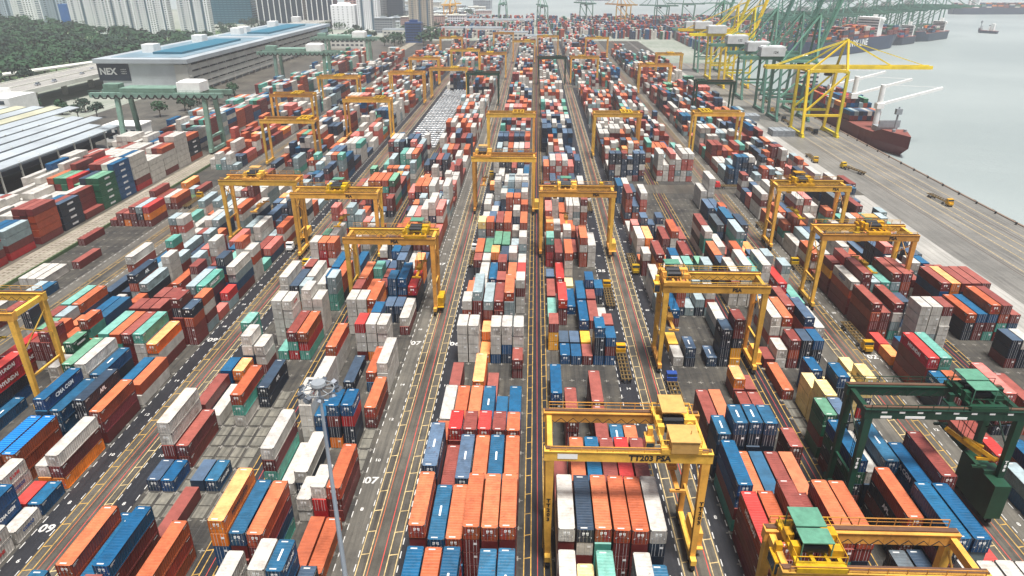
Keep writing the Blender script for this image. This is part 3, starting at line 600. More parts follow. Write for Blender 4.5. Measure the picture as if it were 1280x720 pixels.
ORD = ['', 'first', 'second', 'third', 'fourth', 'fifth', 'sixth', 'seventh', 'eighth', 'ninth', 'tenth', 'eleventh', 'twelfth', 'thirteenth', 'fourteenth', 'fifteenth'] + ['%dth' % q for q in range(16, 30)]
BLK = dict(L4='leftmost block', L3='block across the 09 lane', L2='block right of 09 road', L1='block left of 07 lane', C0='block left of centre tracks', C1='block right of centre tracks',
           R1='block right of middle road', R2='block under green crane', R3='block past the 02 lane', R4='block beside quay apron', L5='yard patch by the rails')
def seq(v, lst): return sorted(lst).index(v) + 1
bays = {}
for (b, i, k, q) in INDIV: bays.setdefault(b, set()).add(k)
seen_labels = set()
def make_container(b, i, k, q, info):
    s = placed[(b, i, k)]; c = s['cols'][q]; L = s['L']; n = s['n']; x, y = xy(b, i, k)
    z = (n - 1 - q) * H1
    jx = (hash_(b, i, k, q) % 100) / 100 * .1 - .05; jy = (hash_(k, q, i, b) % 100) / 100 * .3 - .15
    o = bpy.data.objects.new('shipping_container', SHELL[L]); COL.objects.link(o); o.location = (x + jx, y + jy, z + .02)
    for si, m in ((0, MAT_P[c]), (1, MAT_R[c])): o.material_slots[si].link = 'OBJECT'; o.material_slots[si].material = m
    lw = 'long' if L == 4 else 'short'
    if n == 1: tp = 'on the ground'
    elif q == 0: tp = 'atop %s-high stack' % NUMW[n]
    else: tp = '%s from top' % ORD[q + 1]
    row = i + 1; rs = 'left row' if row == 1 else ('right row' if row == 6 else ORD[row] + ' row')
    bay = seq(k, bays[b])
    lab = '%s %s container, %s, %s, %s bay, %s' % (CNAME[c] if c != 'e' else 'orange blue-tarped', lw, tp, rs, ORD[bay], BLK[b])
    if lab in seen_labels: print('DUP', lab, b, i, k, q)
    seen_labels.add(lab)
    tag(o, lab, 'shipping container', 'shipping containers stacked in the yard blocks')
    near = y < 235
    if near:
        for dx, mir in ((.14, 1), (2.30, -1)):
            d = bpy.data.objects.new('door', DOOR); COL.objects.link(d); d.parent = o; d.location = (dx, 0, 0); d.scale = (mir, 1, 1)
            d.material_slots[0].link = 'OBJECT'; d.material_slots[0].material = MAT_P[c]
            if y < 150:
                for rx in (.26, .8):
                    rr = bpy.data.objects.new('lock_rod', ROD); COL.objects.link(rr); rr.parent = d; rr.location = (rx, .03, 0)
    h = hash_(i, b, q, k)
    if c in LOGO and y < 235 and (h % 10) < (8 if c in 'cRg' else (5 if c == 'n' else 3)):
        wd, lc = LOGO[c]
        if c == 'w' and h % 3: lc, wd = 'r', 'K LINE'
        size = (1.25 if L == 4 else .8); ln = 12.19 if L == 4 else 6.06
        if x < 0: loc, rot = (CW + .012, ln * .5, 1.35), (math.pi / 2, 0, math.pi / 2)
        else: loc, rot = (-.012, ln * .5, 1.35), (math.pi / 2, 0, -math.pi / 2)
        if len(wd) > 8: size *= .72
        me = text_mesh(wd, size, .05)
        key = ('m', wd, size, lc)
        if key not in _txt:
            m2 = me.copy(); m2.materials.clear(); m2.materials.append(LM[lc]); _txt[key] = m2
        t = bpy.data.objects.new('lettering', _txt[key]); COL.objects.link(t); t.parent = o; t.location = loc; t.rotation_euler = rot
    if c in 'ts' and q == 0 and h % 3 and y < 170:
        t = bpy.data.objects.new('roof_mark', RMARK); COL.objects.link(t); t.parent = o; t.location = (1.22, (12.19 if L == 4 else 6.06) * .5, 2.553)
    return o
for key, info in INDIV.items(): make_container(*key, info)

# ---- every other container of the yard: one object
class Bulk:
    def __init__(s): s.v = []; s.f = []; s.c = []
    def box(s, x0, x1, y0, y1, z0, z1, side, top, front=None):
        n = len(s.v)
        s.v += [(x0, y0, z0), (x1, y0, z0), (x1, y1, z0), (x0, y1, z0), (x0, y0, z1), (x1, y0, z1), (x1, y1, z1), (x0, y1, z1)]
        for q, c in (((4, 5, 6, 7), top), ((0, 1, 5, 4), front or side), ((1, 2, 6, 5), side), ((2, 3, 7, 6), side), ((3, 0, 4, 7), side)):
            s.f.append(tuple(n + i for i in q)); s.c.append(c)
    def build(s, name, mat):
        me = bpy.data.meshes.new(name); me.from_pydata(s.v, [], s.f); me.update()
        at = me.attributes.new('paint', 'FLOAT_COLOR', 'FACE')
        at.data.foreach_set('color', np.array(s.c, dtype=np.float32).reshape(-1)); me.materials.append(mat)
        o = bpy.data.objects.new(name, me); COL.objects.link(o); return o
def bulkmat():
    m, n, b = newmat('container_paint_mixed'); a = node(n, 'ShaderNodeAttribute'); a.attribute_name = 'paint'; g = node(n, 'ShaderNodeNewGeometry'); P = g.outputs['Position']
    f = ramp(n, noise(n, P, .5, 5.0, .7), .42, .75)
    c = mixc(n, mul(n, f, .5), a.outputs['Color'], srgb(120, 104, 92), 'MULTIPLY')
    n.links.new(c, b.inputs['Base Color']); b.inputs['Roughness'].default_value = .5
    w = node(n, 'ShaderNodeTexWave', wave_type='BANDS', bands_direction='Y'); w.inputs['Scale'].default_value = 1.1; n.links.new(P, w.inputs['Vector'])
    bm = node(n, 'ShaderNodeBump'); bm.inputs['Distance'].default_value = .06; bm.inputs['Strength'].default_value = .6; n.links.new(w.outputs['Fac'], bm.inputs['Height']); n.links.new(bm.outputs[0], b.inputs['Normal'])
    return m
M_BULK = bulkmat()
def cpair(c, h):
    v = .82 + (h % 97) / 97 * .3
    s = srgb(*RGB[c]); side = (s[0] * v, s[1] * v, s[2] * v, 1)
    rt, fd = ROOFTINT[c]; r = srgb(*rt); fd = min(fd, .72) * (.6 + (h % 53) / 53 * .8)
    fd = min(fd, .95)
    top = (s[0] * (1 - fd) + r[0] * fd, s[1] * (1 - fd) + r[1] * fd, s[2] * (1 - fd) + r[2] * fd, 1)  # roof tone again mixes bleaching with painted top light
    return side, top
bulk = Bulk()
for (b, i, k), s in placed.items():
    x, y = xy(b, i, k); ln = 6.06 if s['L'] == 2 else 12.19
    for q in range(s['n']):
        if (b, i, k, q) in INDIV: continue
        c = s['cols'][q]; z = (s['n'] - 1 - q) * H1; h = hash_(b, i, k, q)
        jx = (h % 100) / 100 * .12 - .06; jy = (h % 31) / 31 * .4 - .2
        side, top = cpair(c, h)
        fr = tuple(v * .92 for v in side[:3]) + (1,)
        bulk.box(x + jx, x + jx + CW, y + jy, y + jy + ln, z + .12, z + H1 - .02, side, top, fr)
        if y < 330 and (taken.get((b, i, k - 1), 0) < s['n'] - q):      # door leaf seam, rods and data plates on ends that show
            yy = y + jy; X = x + jx; dk = tuple(v * .35 for v in side[:3]) + (1,); lg = (.5, .5, .5, 1); wh = (.75, .75, .73, 1)
            bulk.box(X + 1.2, X + 1.24, yy - .02, yy, z + .1, z + 2.5, dk, dk)
            for rx in (.45, .9, 1.55, 2.0): bulk.box(X + rx, X + rx + .05, yy - .05, yy, z + .1, z + 2.5, lg, lg)
            if h % 3: bulk.box(X + 1.6, X + 2.1, yy - .06, yy - .05, z + 1.6, z + 2.0, wh, wh)
# empties depot along the rail line: tight rows of tall stacks
dep = random.Random(11)
DEPOT = [(150, 'brgr', 4), (164, 'bbrg', 4), (178, 'yyrR', 4), (192, 'oyrR', 4), (206, 'yyrR', 4), (221.5, 'rooor', 5), (235, 'snnn', 4), (248, 'rrrr', 4), (260.5, 'ggggg', 5), (272.5, 'bbbbbb', 6), (286, 'wwwwrR', 6), (299, 'wwwww', 5),
         (312, 'rrwrr', 5), (325, 'wwwwrw', 6), (338, 'nnnno', 5)]
yy = 366
while yy < 800: DEPOT.append((yy, ''.join(dep.choice(dep.choice(('wwwwy', 'gggo', 'rrwo', 'orrb', 'wwnr'))) for _ in range(5)), dep.choice((3, 4, 5)))); yy += 13.2
ROWS = {150: 'bbrgwrwwrbww', 164: 'bnrrgwwrwwww', 178: 'yrrRyowwwwrw', 192: 'yyRroowrwwww', 206: 'ybRwwwowwwyw', 221.5: 'orrwwwwwrrow', 235: 'nnbwwwwwwwrw', 248: 'rrarwwwwwwwr', 260.5: 'ggngRggrwwww', 272.5: 'bsrbbbrtwwyw', 286: 'wbwwwwRrwwww',
        299: 'wwawwwwwwrww', 312: 'wrwrwwwrwyww', 325: 'wwrwbwwwwwww', 338: 'nrwwwrwowwww'}
TOP0 = {178: 'yyrR', 192: 'RyrR', 206: 'yyrR', 221.5: 'rooor', 235: 'nnnn', 286: 'wwwwrR', 312: 'owwwrw', 338: 'onnno'}
for y, cols, n in DEPOT:
    jmax = 12 if y < 345 else 9
    for j in range(jmax):
        x1 = -174.2 - 2.62 * j - (8 if y > 345 else 0)
        base = ROWS[y][j] if y in ROWS else dep.choice('wwwwgrobwrya')
        if y == 248 and j == 0: nn = 1
        elif y == 299: nn = 4 if j < 3 else 5
        else: nn = n if j < 3 else max(2, n + dep.choice((0, 0, -1, -1)))
        if j > 2 and dep.random() < .06: continue
        for q in range(nn):
            c_ = TOP0[y][q] if (j == 0 and y in TOP0 and q < len(TOP0[y])) else (base if dep.random() < .8 else dep.choice('wrwoyb'))
            z = (nn - 1 - q) * H1; h = hash_(y, j, q); side, top = cpair(c_, h); e_ = dep.uniform(-.15, .15)
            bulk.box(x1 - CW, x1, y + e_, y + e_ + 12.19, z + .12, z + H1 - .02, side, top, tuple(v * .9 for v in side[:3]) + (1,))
            if c_ in 'gnb' and y < 345 and j == 0: bulk.box(x1, x1 + .02, y + 4.5, y + 8, z + .9, z + 1.6, (.7, .7, .7, 1), (.7, .7, .7, 1))
# far terminal across the basin
ft = random.Random(23)
for X in range(-150, 560, 22):
    for Y in range(1045, 1480, 13):
        if Y + 12 > 1480 or X + 18 > 860: continue
        lim = 760 + (X - 187) * .95 if X > 187 else 0
        if X > 160 and Y < max(1045 if X < 440 else 0, lim + 60): continue
        if ft.random() < .2: continue
        n = ft.choice((2, 3, 4, 5))
        for j in range(6):
            c = ft.choice('roobnwwyrRstg'); h = ft.randrange(999); side, top = cpair(c, h); nn = max(1, n - ft.choice((0, 0, 1)))
            bulk.box(X + j * 2.7, X + j * 2.7 + 2.44, Y, Y + 12.1, 0, nn * H1, side, top)
for X in range(200, 640, 20):
    for Y in range(800, 1180, 14):
        if Y < 770 + (X - 187) * .93 + 50: continue
        if Y > 1040: continue
        if ft.random() < .15: continue
        n = ft.choice((3, 4, 5))
        for j in range(6):
            c = ft.choice('roobnwwyrRst'); h = ft.randrange(999); side, top = cpair(c, h)
            bulk.box(X + j * 2.7, X + j * 2.7 + 2.44, Y, Y + 12.1, 0, n * H1, side, top)
bo_ = bulk.build('container_stacks', M_BULK); bo_['kind'] = 'stuff'; bo_['label'] = 'the remaining stacked shipping containers filling the blocks into the haze'
# ---------------------------------------------------------------- rubber-tyred gantry cranes
wm = MB(); wm.cyl((-.28, 0, .75), (.28, 0, .75), .75, .75, 14); wm.cyl((-.31, 0, .75), (.31, 0, .75), .38, .38, 10, 1); WHEEL = wm.mesh('wheel'); WHEEL.materials.append(M_TYRE); WHEEL.materials.append(M_GREY)
def rtg(label, xl, xr, y, tx, mat, mach, dy=3.8, z=22.0, detail=2, name='gantry_crane', roofmat=None, cabin_front=False, texts=(), spread=12.5, group='yellow gantry cranes over the container blocks'):
    xc = (xl + xr) / 2; hw = (xr - xl) / 2
    root = empty(name, (xc, y, 0)); tag(root, label, 'gantry crane', group)
    gw = 1.15; gh = 1.7
    gm = MB(); gm.box(-hw - .9, hw + .9, -gw / 2, gw / 2, z - gh / 2, z + gh / 2)
    gm.box(-hw - .9, hw + .9, -gw / 2 - .12, gw / 2 + .12, z + gh / 2, z + gh / 2 + .12); gm.box(-hw - .7, hw + .7, -.22, .22, z + gh / 2 + .12, z + gh / 2 + .34, 1); gm.box(-hw - .8, hw + .8, .3, gw / 2 + .1, z + gh / 2 + .12, z + gh / 2 + .16, 1)
    for q in range(9):                                      # stiffener seams on the web
        xx = -hw + (2 * hw) * q / 8; gm.box(xx - .04, xx + .04, -gw / 2 - .03, gw / 2 + .03, z - gh / 2, z + gh / 2 - .01)
    gme = gm.mesh('girder'); gme.materials.append(mat); gme.materials.append(M_RAILB)
    lm_ = MB(); n = len(lm_.v)
    def taper(mb, p0, p1, a0, a1, b0, b1, m=0):
        k = len(mb.v)
        for (px, py, pz), a, b in ((p0, a0, b0), (p1, a1, b1)):
            for sx, sy in ((-1, -1), (1, -1), (1, 1), (-1, 1)): mb.v.append((px + sx * a / 2, py + sy * b / 2, pz))
        for f in ((3, 2, 1, 0), (4, 5, 6, 7), (0, 1, 5, 4), (1, 2, 6, 5), (2, 3, 7, 6), (3, 0, 4, 7)): mb.f.append(tuple(k + i for i in f)); mb.m.append(m)
    for sgn, yy in ((-1, -dy), (1, dy)):
        g_ = bpy.data.objects.new('girder', gme); COL.objects.link(g_); g_.parent = root; g_.location = (0, yy, 0)
        for side in (-1, 1):
            m1 = MB(); taper(m1, (side * hw, yy * 1.04, 2.2), (side * hw, yy, z - gh / 2), .85, 1.25, .8, 1.1); put('leg', m1, mat, root)
    for side in (-1, 1):
        m1 = MB(); m1.box(side * hw - .45, side * hw + .45, -dy - 1.6, dy + 1.6, 1.5, 2.5); put('sill_beam', m1, mat, root)
        m1 = MB(); m1.box(side * hw - .4, side * hw + .4, -dy + gw / 2, dy - gw / 2, z - .7, z + .5); put('end_tie', m1, mat, root)
        if detail > 1:
            for a_, b_, w_ in (((side * hw, -dy, 14.5), (side * hw, dy, 20.6), .22), ((side * hw + .25, dy, 14.5), (side * hw + .25, -dy, 20.6), .22), ((side * hw, -dy, 8.6), (side * hw, dy, 8.6), .4)):
                m1 = MB(); m1.beam(a_, b_, w_); put('side_brace', m1, mat, root)
            for yy in (-dy, dy):
                for o_ in (-.9, .9):
                    w = bpy.data.objects.new('wheel', WHEEL); COL.objects.link(w); w.parent = root; w.location = (side * hw, yy + o_, 0)
    if detail > 1:
        # power unit, ladder, cable trays
        m1 = MB(); m1.box(hw + .5, hw + 2.1, -2.6, 2.2, 2.0, 4.6); m1.box(hw + .6, hw + 1.9, 2.3, 2.9, 2.1, 3.6); m1.box(hw + .5, hw + 2.2, -3.4, -2.7, 1.8, 2.0); put('power_unit', m1, mach, root)
        m1 = MB()
        for sx in (-.25, .25): m1.beam((-hw - .75, -dy + .7 + sx, 2.5), (-hw - .75, -dy + .7 + sx, z), .07)
        zz = 2.8
        while zz < z: m1.beam((-hw - .75, -dy + .45, zz), (-hw - .75, -dy + .95, zz), .05); zz += .6
        put('ladder', m1, mat, root)
        m1 = MB()
        for yy, zt in ((dy + .95, 1.1), (-dy - .55, .9)):
            zb = z + gh / 2 + .1
            m1.beam((-hw, yy, zb + zt), (hw, yy, zb + zt), .1); m1.beam((-hw, yy, zb + zt * .5), (hw, yy, zb + zt * .5), .06)
            k = 0
            xx = -hw
            while xx <= hw + .01: m1.beam((xx, yy, zb - .1), (xx, yy, zb + zt), .09); xx += 2 * hw / 10
            m1.box(-hw, hw, min(yy, yy * .86), max(yy, yy * .86), zb - .14, zb - .06)
        put('handrail', m1, mat, root)
    # trolley
    t0 = tx - xc; zt = z + gh / 2 + .15
    tm = MB(); tm.box(t0 - 3, t0 + 3, -dy - .7, -dy + .5, zt, zt + .7); tm.box(t0 - 3, t0 + 3, dy - .5, dy + .7, zt, zt + .7)
    for sx in (-2.6, -.6, 1.2, 2.6): tm.box(t0 + sx - .25, t0 + sx + .25, -dy, dy, zt + .1, zt + .65)
    trol = put('trolley', tm, mach, root)
    if detail > 1:
        m1 = MB(); m1.cyl((t0 - 1.9, .9, zt + 1.5), (t0 + 1.2, .9, zt + 1.5), .85, .85, 14); m1.cyl((t0 - 1.9, -1.3, zt + 1.5), (t0 + 1.2, -1.3, zt + 1.5), .7, .7, 14); put('rope_drum', m1, M_DRUM, trol)
        m1 = MB()
        for sx, sy, a, b, c in ((2.2, .8, .9, 1.5, 1.5), (2.3, -1.6, .8, 1.2, 1.2), (-2.6, .9, .5, 1.4, 1.3), (-2.6, -1.5, .5, 1.0, 1.6), (.2, 2.6, 1.8, .5, 1.0)):
            m1.box(t0 + sx - a, t0 + sx + a, sy - b / 2, sy + b / 2, zt + .6, zt + .6 + c)
        for sx in (-3, 3):
            for sy in (-dy, 0, dy): m1.beam((t0 + sx, sy, zt), (t0 + sx, sy, zt + 1.9), .1)
            m1.beam((t0 + sx, -dy, zt + 1.9), (t0 + sx, dy, zt + 1.9), .09)
        m1.beam((t0 - 3, -dy, zt + 1.9), (t0 + 3, -dy, zt + 1.9), .09); m1.beam((t0 - 3, dy, zt + 1.9), (t0 + 3, dy, zt + 1.9), .09)
        m1.cyl((t0 + 2.2, -.2, zt + 1.1), (t0 + 2.2, 1.6, zt + 1.1), .6, .6, 8)
        put('hoist_machinery', m1, mach, trol)
        m1 = MB()
        if roofmat is not None:
            if y < 110: m1.box(t0 - 2.2, t0 + 1.6, .2, dy + .2, zt + 3.2, zt + 3.35)
            if y < 110 and y != 88: m1.box(t0 - 2.2, t0 + 1.6, -dy + .9, .1, zt + 3.0, zt + 3.15)
            if y > 110: m1.box(t0 - 2.1, t0 + 1.4, .9, dy, zt + 3.0, zt + 3.2)
            for sx in (-2.1, 1.5):
                for sy in (-dy + 1, dy): m1.beam((t0 + sx, sy, zt), (t0 + sx, sy, zt + 3.05), .12)
            put('machinery_roof', m1, roofmat, trol)
        m1 = MB(); m1.box(t0 - 4.6, t0 - 3.2, -1.6, .9, zt - 3.2, zt - .9); m1.box(t0 - 4.2, t0 - 3.4, -.2, .6, zt - .9, zt + .5); cab = put('operator_cab', m1, mach, trol)
        m1 = MB(); m1.box(t0 - 4.64, t0 - 4.6, -1.5, .7, zt - 2.6, zt - 1.2); m1.box(t0 - 4.5, t0 - 3.3, -1.64, -1.6, zt - 2.9, zt - 1.2); put('window', m1, M_GLASS, cab)
        m1 = MB(); hz = spread
        for sx in (-1.6, 1.6):
            for sy in (-.8, .8): m1.beam((t0 + sx * .6, sy, zt), (t0 + sx * .35, sy * .6, hz + .8), .07)
        put('hoist_rope', m1, M_ROPE, trol)
        m1 = MB(); m1.box(t0 - .7, t0 + .7, -1.4, 1.4, hz, hz + .8)
        m1.box(t0 - .35, t0 + .35, -6.0, 6.0, hz - .35, hz)
        for sy in (-5.9, 5.9): m1.box(t0 - 1.2, t0 + 1.2, sy - .2, sy + .2, hz - .4, hz)
        put('spreader', m1, mach, trol)
        m1 = MB(); xx = t0
        pts = 12
        for q in range(pts):
            xa = -hw + (2 * hw) * q / pts; xb = -hw + (2 * hw) * (q + 1) / pts; m_ = (xa + xb) / 2
            m1.beam((xa, dy - .9, z + .2), (m_, dy - .9, z - .7), .08); m1.beam((m_, dy - .9, z - .7), (xb, dy - .9, z + .2), .08)
        put('festoon_cable', m1, M_ROPE, root)
    for s, size, col, lx, lz in texts: text(s, size, col, (lx, -dy - gw / 2 - .04, lz), (math.pi / 2, 0, 0), root, bold=.06)
    return root
T_PSA = lambda x: (('PSA', 1.25, M_BLACK, x, 22.0),)
cr = rtg('yellow gantry crane lettered TT203 PSA with cream machinery cabin, near the photo bottom', 3.1, 26.5, 88, 22.6, M_YEL, M_YEL, dy=4.9, roofmat=M_CABIN, texts=(('TT203 PSA', 1.35, M_BLACK, 3.2, 21.95),), spread=16.5)
m1 = MB(); m1.box(6.2, 10.2, -5.8, -1.6, 23.2, 25.2); m1.box(6.0, 10.4, -5.9, -1.5, 25.2, 25.35); put('machinery_house', m1, M_CABIN, cr)
m1 = MB(); m1.box(-10.6, -7.6, -5.53, -5.49, 21.6, 22.5); put('name_plate', m1, M_LABEL, cr)
for sx in (-11.75, 11.85): text('T\nT\n2\n0\n3', .95, M_BLACK, (sx, -5.5, 11.5), (math.pi / 2, 0, 0), cr, bold=.05)
rtg('yellow gantry crane with green machinery roof and black rope drum, cut by the photo bottom', 31.3, 54.2, 64.6, 35.0, M_YEL, M_YELD, dy=3.3, roofmat=M_ROOFG)
g1 = rtg('dark green gantry crane with yellow spreader arm over the block beside the 02 road', 55.9, 80.6, 99.0, 74.8, M_GRN, M_GRN, dy=3.5, z=22.0, roofmat=M_ROOFG, name='gantry_crane', group=None, spread=13.5)
m1 = MB()
for q in range(8): m1.box(-10.6 + 2.9 * q, -9.7 + 2.9 * q, -4.12, -4.08, 22.3, 22.62)
for q, wd in ((-10.6, 1.8), (-6.6, 3.2), (1.6, 1.8)): m1.box(q, q + wd, -4.12, -4.08, 21.3, 21.75)
put('name_plate', m1, M_LABEL, g1)
text('T\n8\n8', .8, M_LABEL, (-12.45, -4.2, 12.0), (math.pi / 2, 0, 0), g1, bold=.05); text('T\n8\n8', .8, M_LABEL, (12.3, -4.2, 12.0), (math.pi / 2, 0, 0), g1, bold=.05)
m1 = MB()
for a, b, w in (((2.5, -1.5, 17.6), (8.8, -2.6, 13.2), .7), ((5.2, -2.4, 16.4), (11.2, -3.0, 12.4), .6), ((6.0, -1.2, 15.6), (8.6, -2.9, 14.9), .5), ((8.0, -2.8, 12.6), (11.6, -3.0, 12.6), .5)): m1.beam(a, b, w)
put('spreader_arm', m1, M_YELD, g1)
m1 = MB(); m1.box(10.2, 12.9, -6.3, 3.4, 2.4, 9.4); m1.box(10.0, 13.0, -3.2, -1.0, 9.4, 10.2); put('electrical_house', m1, M_GRN, g1)
rtg('yellow gantry crane marked PSA over the half-empty block right of the middle road', 31.0, 53.6, 147.2, 33.2, M_YEL, M_YEL, dy=3.8, roofmat=M_ROOFG, texts=T_PSA(4.6))
rtg('yellow gantry crane marked PSA, green-roofed machinery at right, left of the 07 lane', -50.4, -27.0, 175.4, -31.5, M_YEL, M_YELD, dy=3.8, roofmat=M_ROOFG, texts=T_PSA(1.5))
rtg('yellow gantry crane right of the 09 road, machinery at its middle', -78.2, -51.2, 215.5, -64, M_YEL, M_YELD, dy=3.6, roofmat=M_ROOFG, texts=T_PSA(5))
rtg('yellow gantry crane left of the 09 road standing just behind another', -107.6, -82.4, 229.5, -97, M_YEL, M_YEL, dy=3.6, roofmat=M_CABIN)
rtg('yellow gantry crane left of the photo, only its right legs and trolley inside the frame', -131.8, -107.6, 127.0, -121.0, M_YEL, M_YELD, dy=4.8, z=23.4, roofmat=M_YELD)
rtg('yellow gantry crane over the block left of the central tracks, cream cabin at its left', -23.2, 0.2, 264.5, -19.5, M_YEL, M_YEL, dy=3.6, roofmat=M_CABIN)
rtg('yellow gantry crane over the block right of the central tracks, machinery left of its middle', 2.8, 26.3, 219.6, 11.2, M_YEL, M_YEL, dy=3.6, roofmat=M_ROOFG, texts=T_PSA(6))
rtg('yellow gantry crane beside the quay apron, the farther of the two with PSA girders', 82.8, 105.6, 228.5, 91, M_YEL, M_YELD, dy=3.6, roofmat=M_YELD, texts=T_PSA(7), group='yellow gantry cranes over the container blocks')
rtg('yellow gantry crane beside the quay apron, the nearer of the two with PSA girders', 80.2, 104.6, 182.5, 94.5, M_YEL, M_YELD, dy=4.0, roofmat=M_CABIN, texts=T_PSA(6))
FAR = [('yellow gantry crane by the quay side just past the white cross road', 82.6, 106.2, 360, 88, 1), ('yellow gantry crane over the block right of the middle road past the cross road', 31, 53.8, 356, 47, 1),
       ('yellow gantry crane over the block left of the centre tracks past the cross road', -23.4, 0, 354, -8, 1), ('yellow gantry crane left of the parked white cars with reddish stacks beneath', -107.5, -82, 395, -88, 1),
       ('yellow gantry crane nearest behind the yard patch at the left', -132.5, -107.4, 335, -112, 1), ('yellow gantry crane behind and left of the one nearest the yard patch', -155, -131, 411, -140, 1),
       ('yellow gantry crane over the left blocks near the white depot stacks', -149, -122, 486, -135, 1), ('yellow gantry crane in the middle left distance over dark stacks', -104, -80, 509, -90, 1),
       ('yellow gantry crane at the far end of the parked white cars', -78, -51, 532, -60, 1), ('small distant yellow gantry crane over the right middle block', 31, 53.8, 612, 40, 1),
       ('distant yellow gantry crane at the far left before the town', -105, -81, 600, -90, 1), ('distant yellow gantry crane standing beside the last left blocks', -78, -52, 668, -60, 1),
       ('distant yellow gantry crane over the far centre left block', -49, -26, 640, -40, 1), ('distant yellow gantry crane over the far block by the quay', 82, 106, 560, 90, 1), ('distant yellow gantry crane in the far centre beside the last stacks', -23, 0, 760, -8, 1),
       ('distant yellow gantry crane near the inlet corner', 108, 130, 640, 120, 1), ('hazy distant yellow gantry crane over the last centre right block', 3, 26, 820, 12, 1), ('hazy distant yellow gantry crane farthest over the right blocks', 56, 80, 800, 70, 1),
       ('hazy distant yellow gantry crane behind the last left stacks', -105, -81, 800, -90, 1), ('hazy distant yellow gantry crane far left of the centre tracks', -49, -26, 860, -40, 1)]
for lab, a, b, y, tx, d in FAR: rtg(lab, a, b, y, tx, M_YEL, M_YELD, dy=3.8, detail=1)
rtg('dark green gantry crane right of the centre tracks, far behind the yellow ones', 3, 26, 609, 20, M_GRN, M_GRN, detail=1, group=None)
rtg('dark green gantry crane over the block by the apron, left of the yellow quay crane', 106.8, 131, 470, 110, M_GRN, M_GRN, dy=3.8, detail=1, group=None)
rtg('dark green gantry crane right of the parked white cars', -48, -26, 508, -40, M_GRN, M_GRN, detail=1, group=None)

# ---------------------------------------------------------------- pale green rail gantries over the depot
def rail_gantry(label, x0, x1, y, z=30.0):
    root = empty('rail_gantry_crane', (0, y, 0)); tag(root, label, 'rail gantry', 'pale green rail gantry cranes over the depot')
    L = x0 - 14; R_ = x1 + 10
    for yy in (-7, 5):
        m1 = MB(); m1.box(L, R_, yy - .9, yy + .9, z - 1.2, z + 1.2); put('girder', m1, M_PGRN, root)
        for x in (x0, x1):
            m1 = MB(); m1.beam((x, yy * 1.35, 2.4), (x, yy, z - 1.2), 2.2, 1.7); put('leg', m1, M_PGRN, root)
    for x in (x0, x1):
        m1 = MB(); m1.box(x - .8, x + .8, -11, 8.5, 1.0, 2.6); m1.box(x - .6, x + .6, -9, 7, 8.0, 9.2); put('sill_beam', m1, M_PGRN, root)
        for yy in (-9.8, 7.4): m1 = MB(); m1.cyl((x - .5, yy, .6), (x + .5, yy, .6), .6, .6, 10); put('wheel', m1, M_TYRE, root)
    m1 = MB(); n = 16
    for q in range(n):
        xa = L + 2 + (R_ - L - 4) * q / n; xb = L + 2 + (R_ - L - 4) * (q + 1) / n; mm_ = (xa + xb) / 2
        for f0, f1, z0, z1 in ((0, .3, .2, -1.6), (.3, .7, -1.6, -1.6), (.7, 1, -1.6, .2)): m1.beam((xa + (xb - xa) * f0, -8.4, z + z0), (xa + (xb - xa) * f1, -8.4, z + z1), .5)
    put('festoon_cable', m1, M_ROPE, root)
    m1 = MB(); m1.box(x1 - 14, x1 - 2, -6, 5, z + 1.4, z + 6.2); m1.box(x1 - 13, x1 - 3, -5, 4, z + 6.2, z + 6.8); put('machinery_house', m1, M_WHITE, root)
    m1 = MB(); m1.box(x0 + 2, x1 - 15, -7, 4, z + 1.4, z + 3.4); m1.box(x0 - 8, x0, -4, 2, z + 1.4, z + 5.0); put('walkway', m1, M_PGRN, root)
    m1 = MB(); m1.beam((L, -8, z + 2.4), (R_, -8, z + 2.4), .16)
    for q in range(20): m1.beam((L + (R_ - L) * q / 19, -8, z + 1.1), (L + (R_ - L) * q / 19, -8, z + 2.4), .14)
    put('handrail', m1, M_PGRN, root)
rail_gantry('pale green rail gantry crane with white machinery house, nearest to the lettered warehouse', -217, -171, 364)
rail_gantry('pale green rail gantry crane straddling white stacks, behind the nearer one', -205, -166, 566)
rail_gantry('pale green rail gantry crane farthest of the depot cranes, near the town', -200, -160, 690)

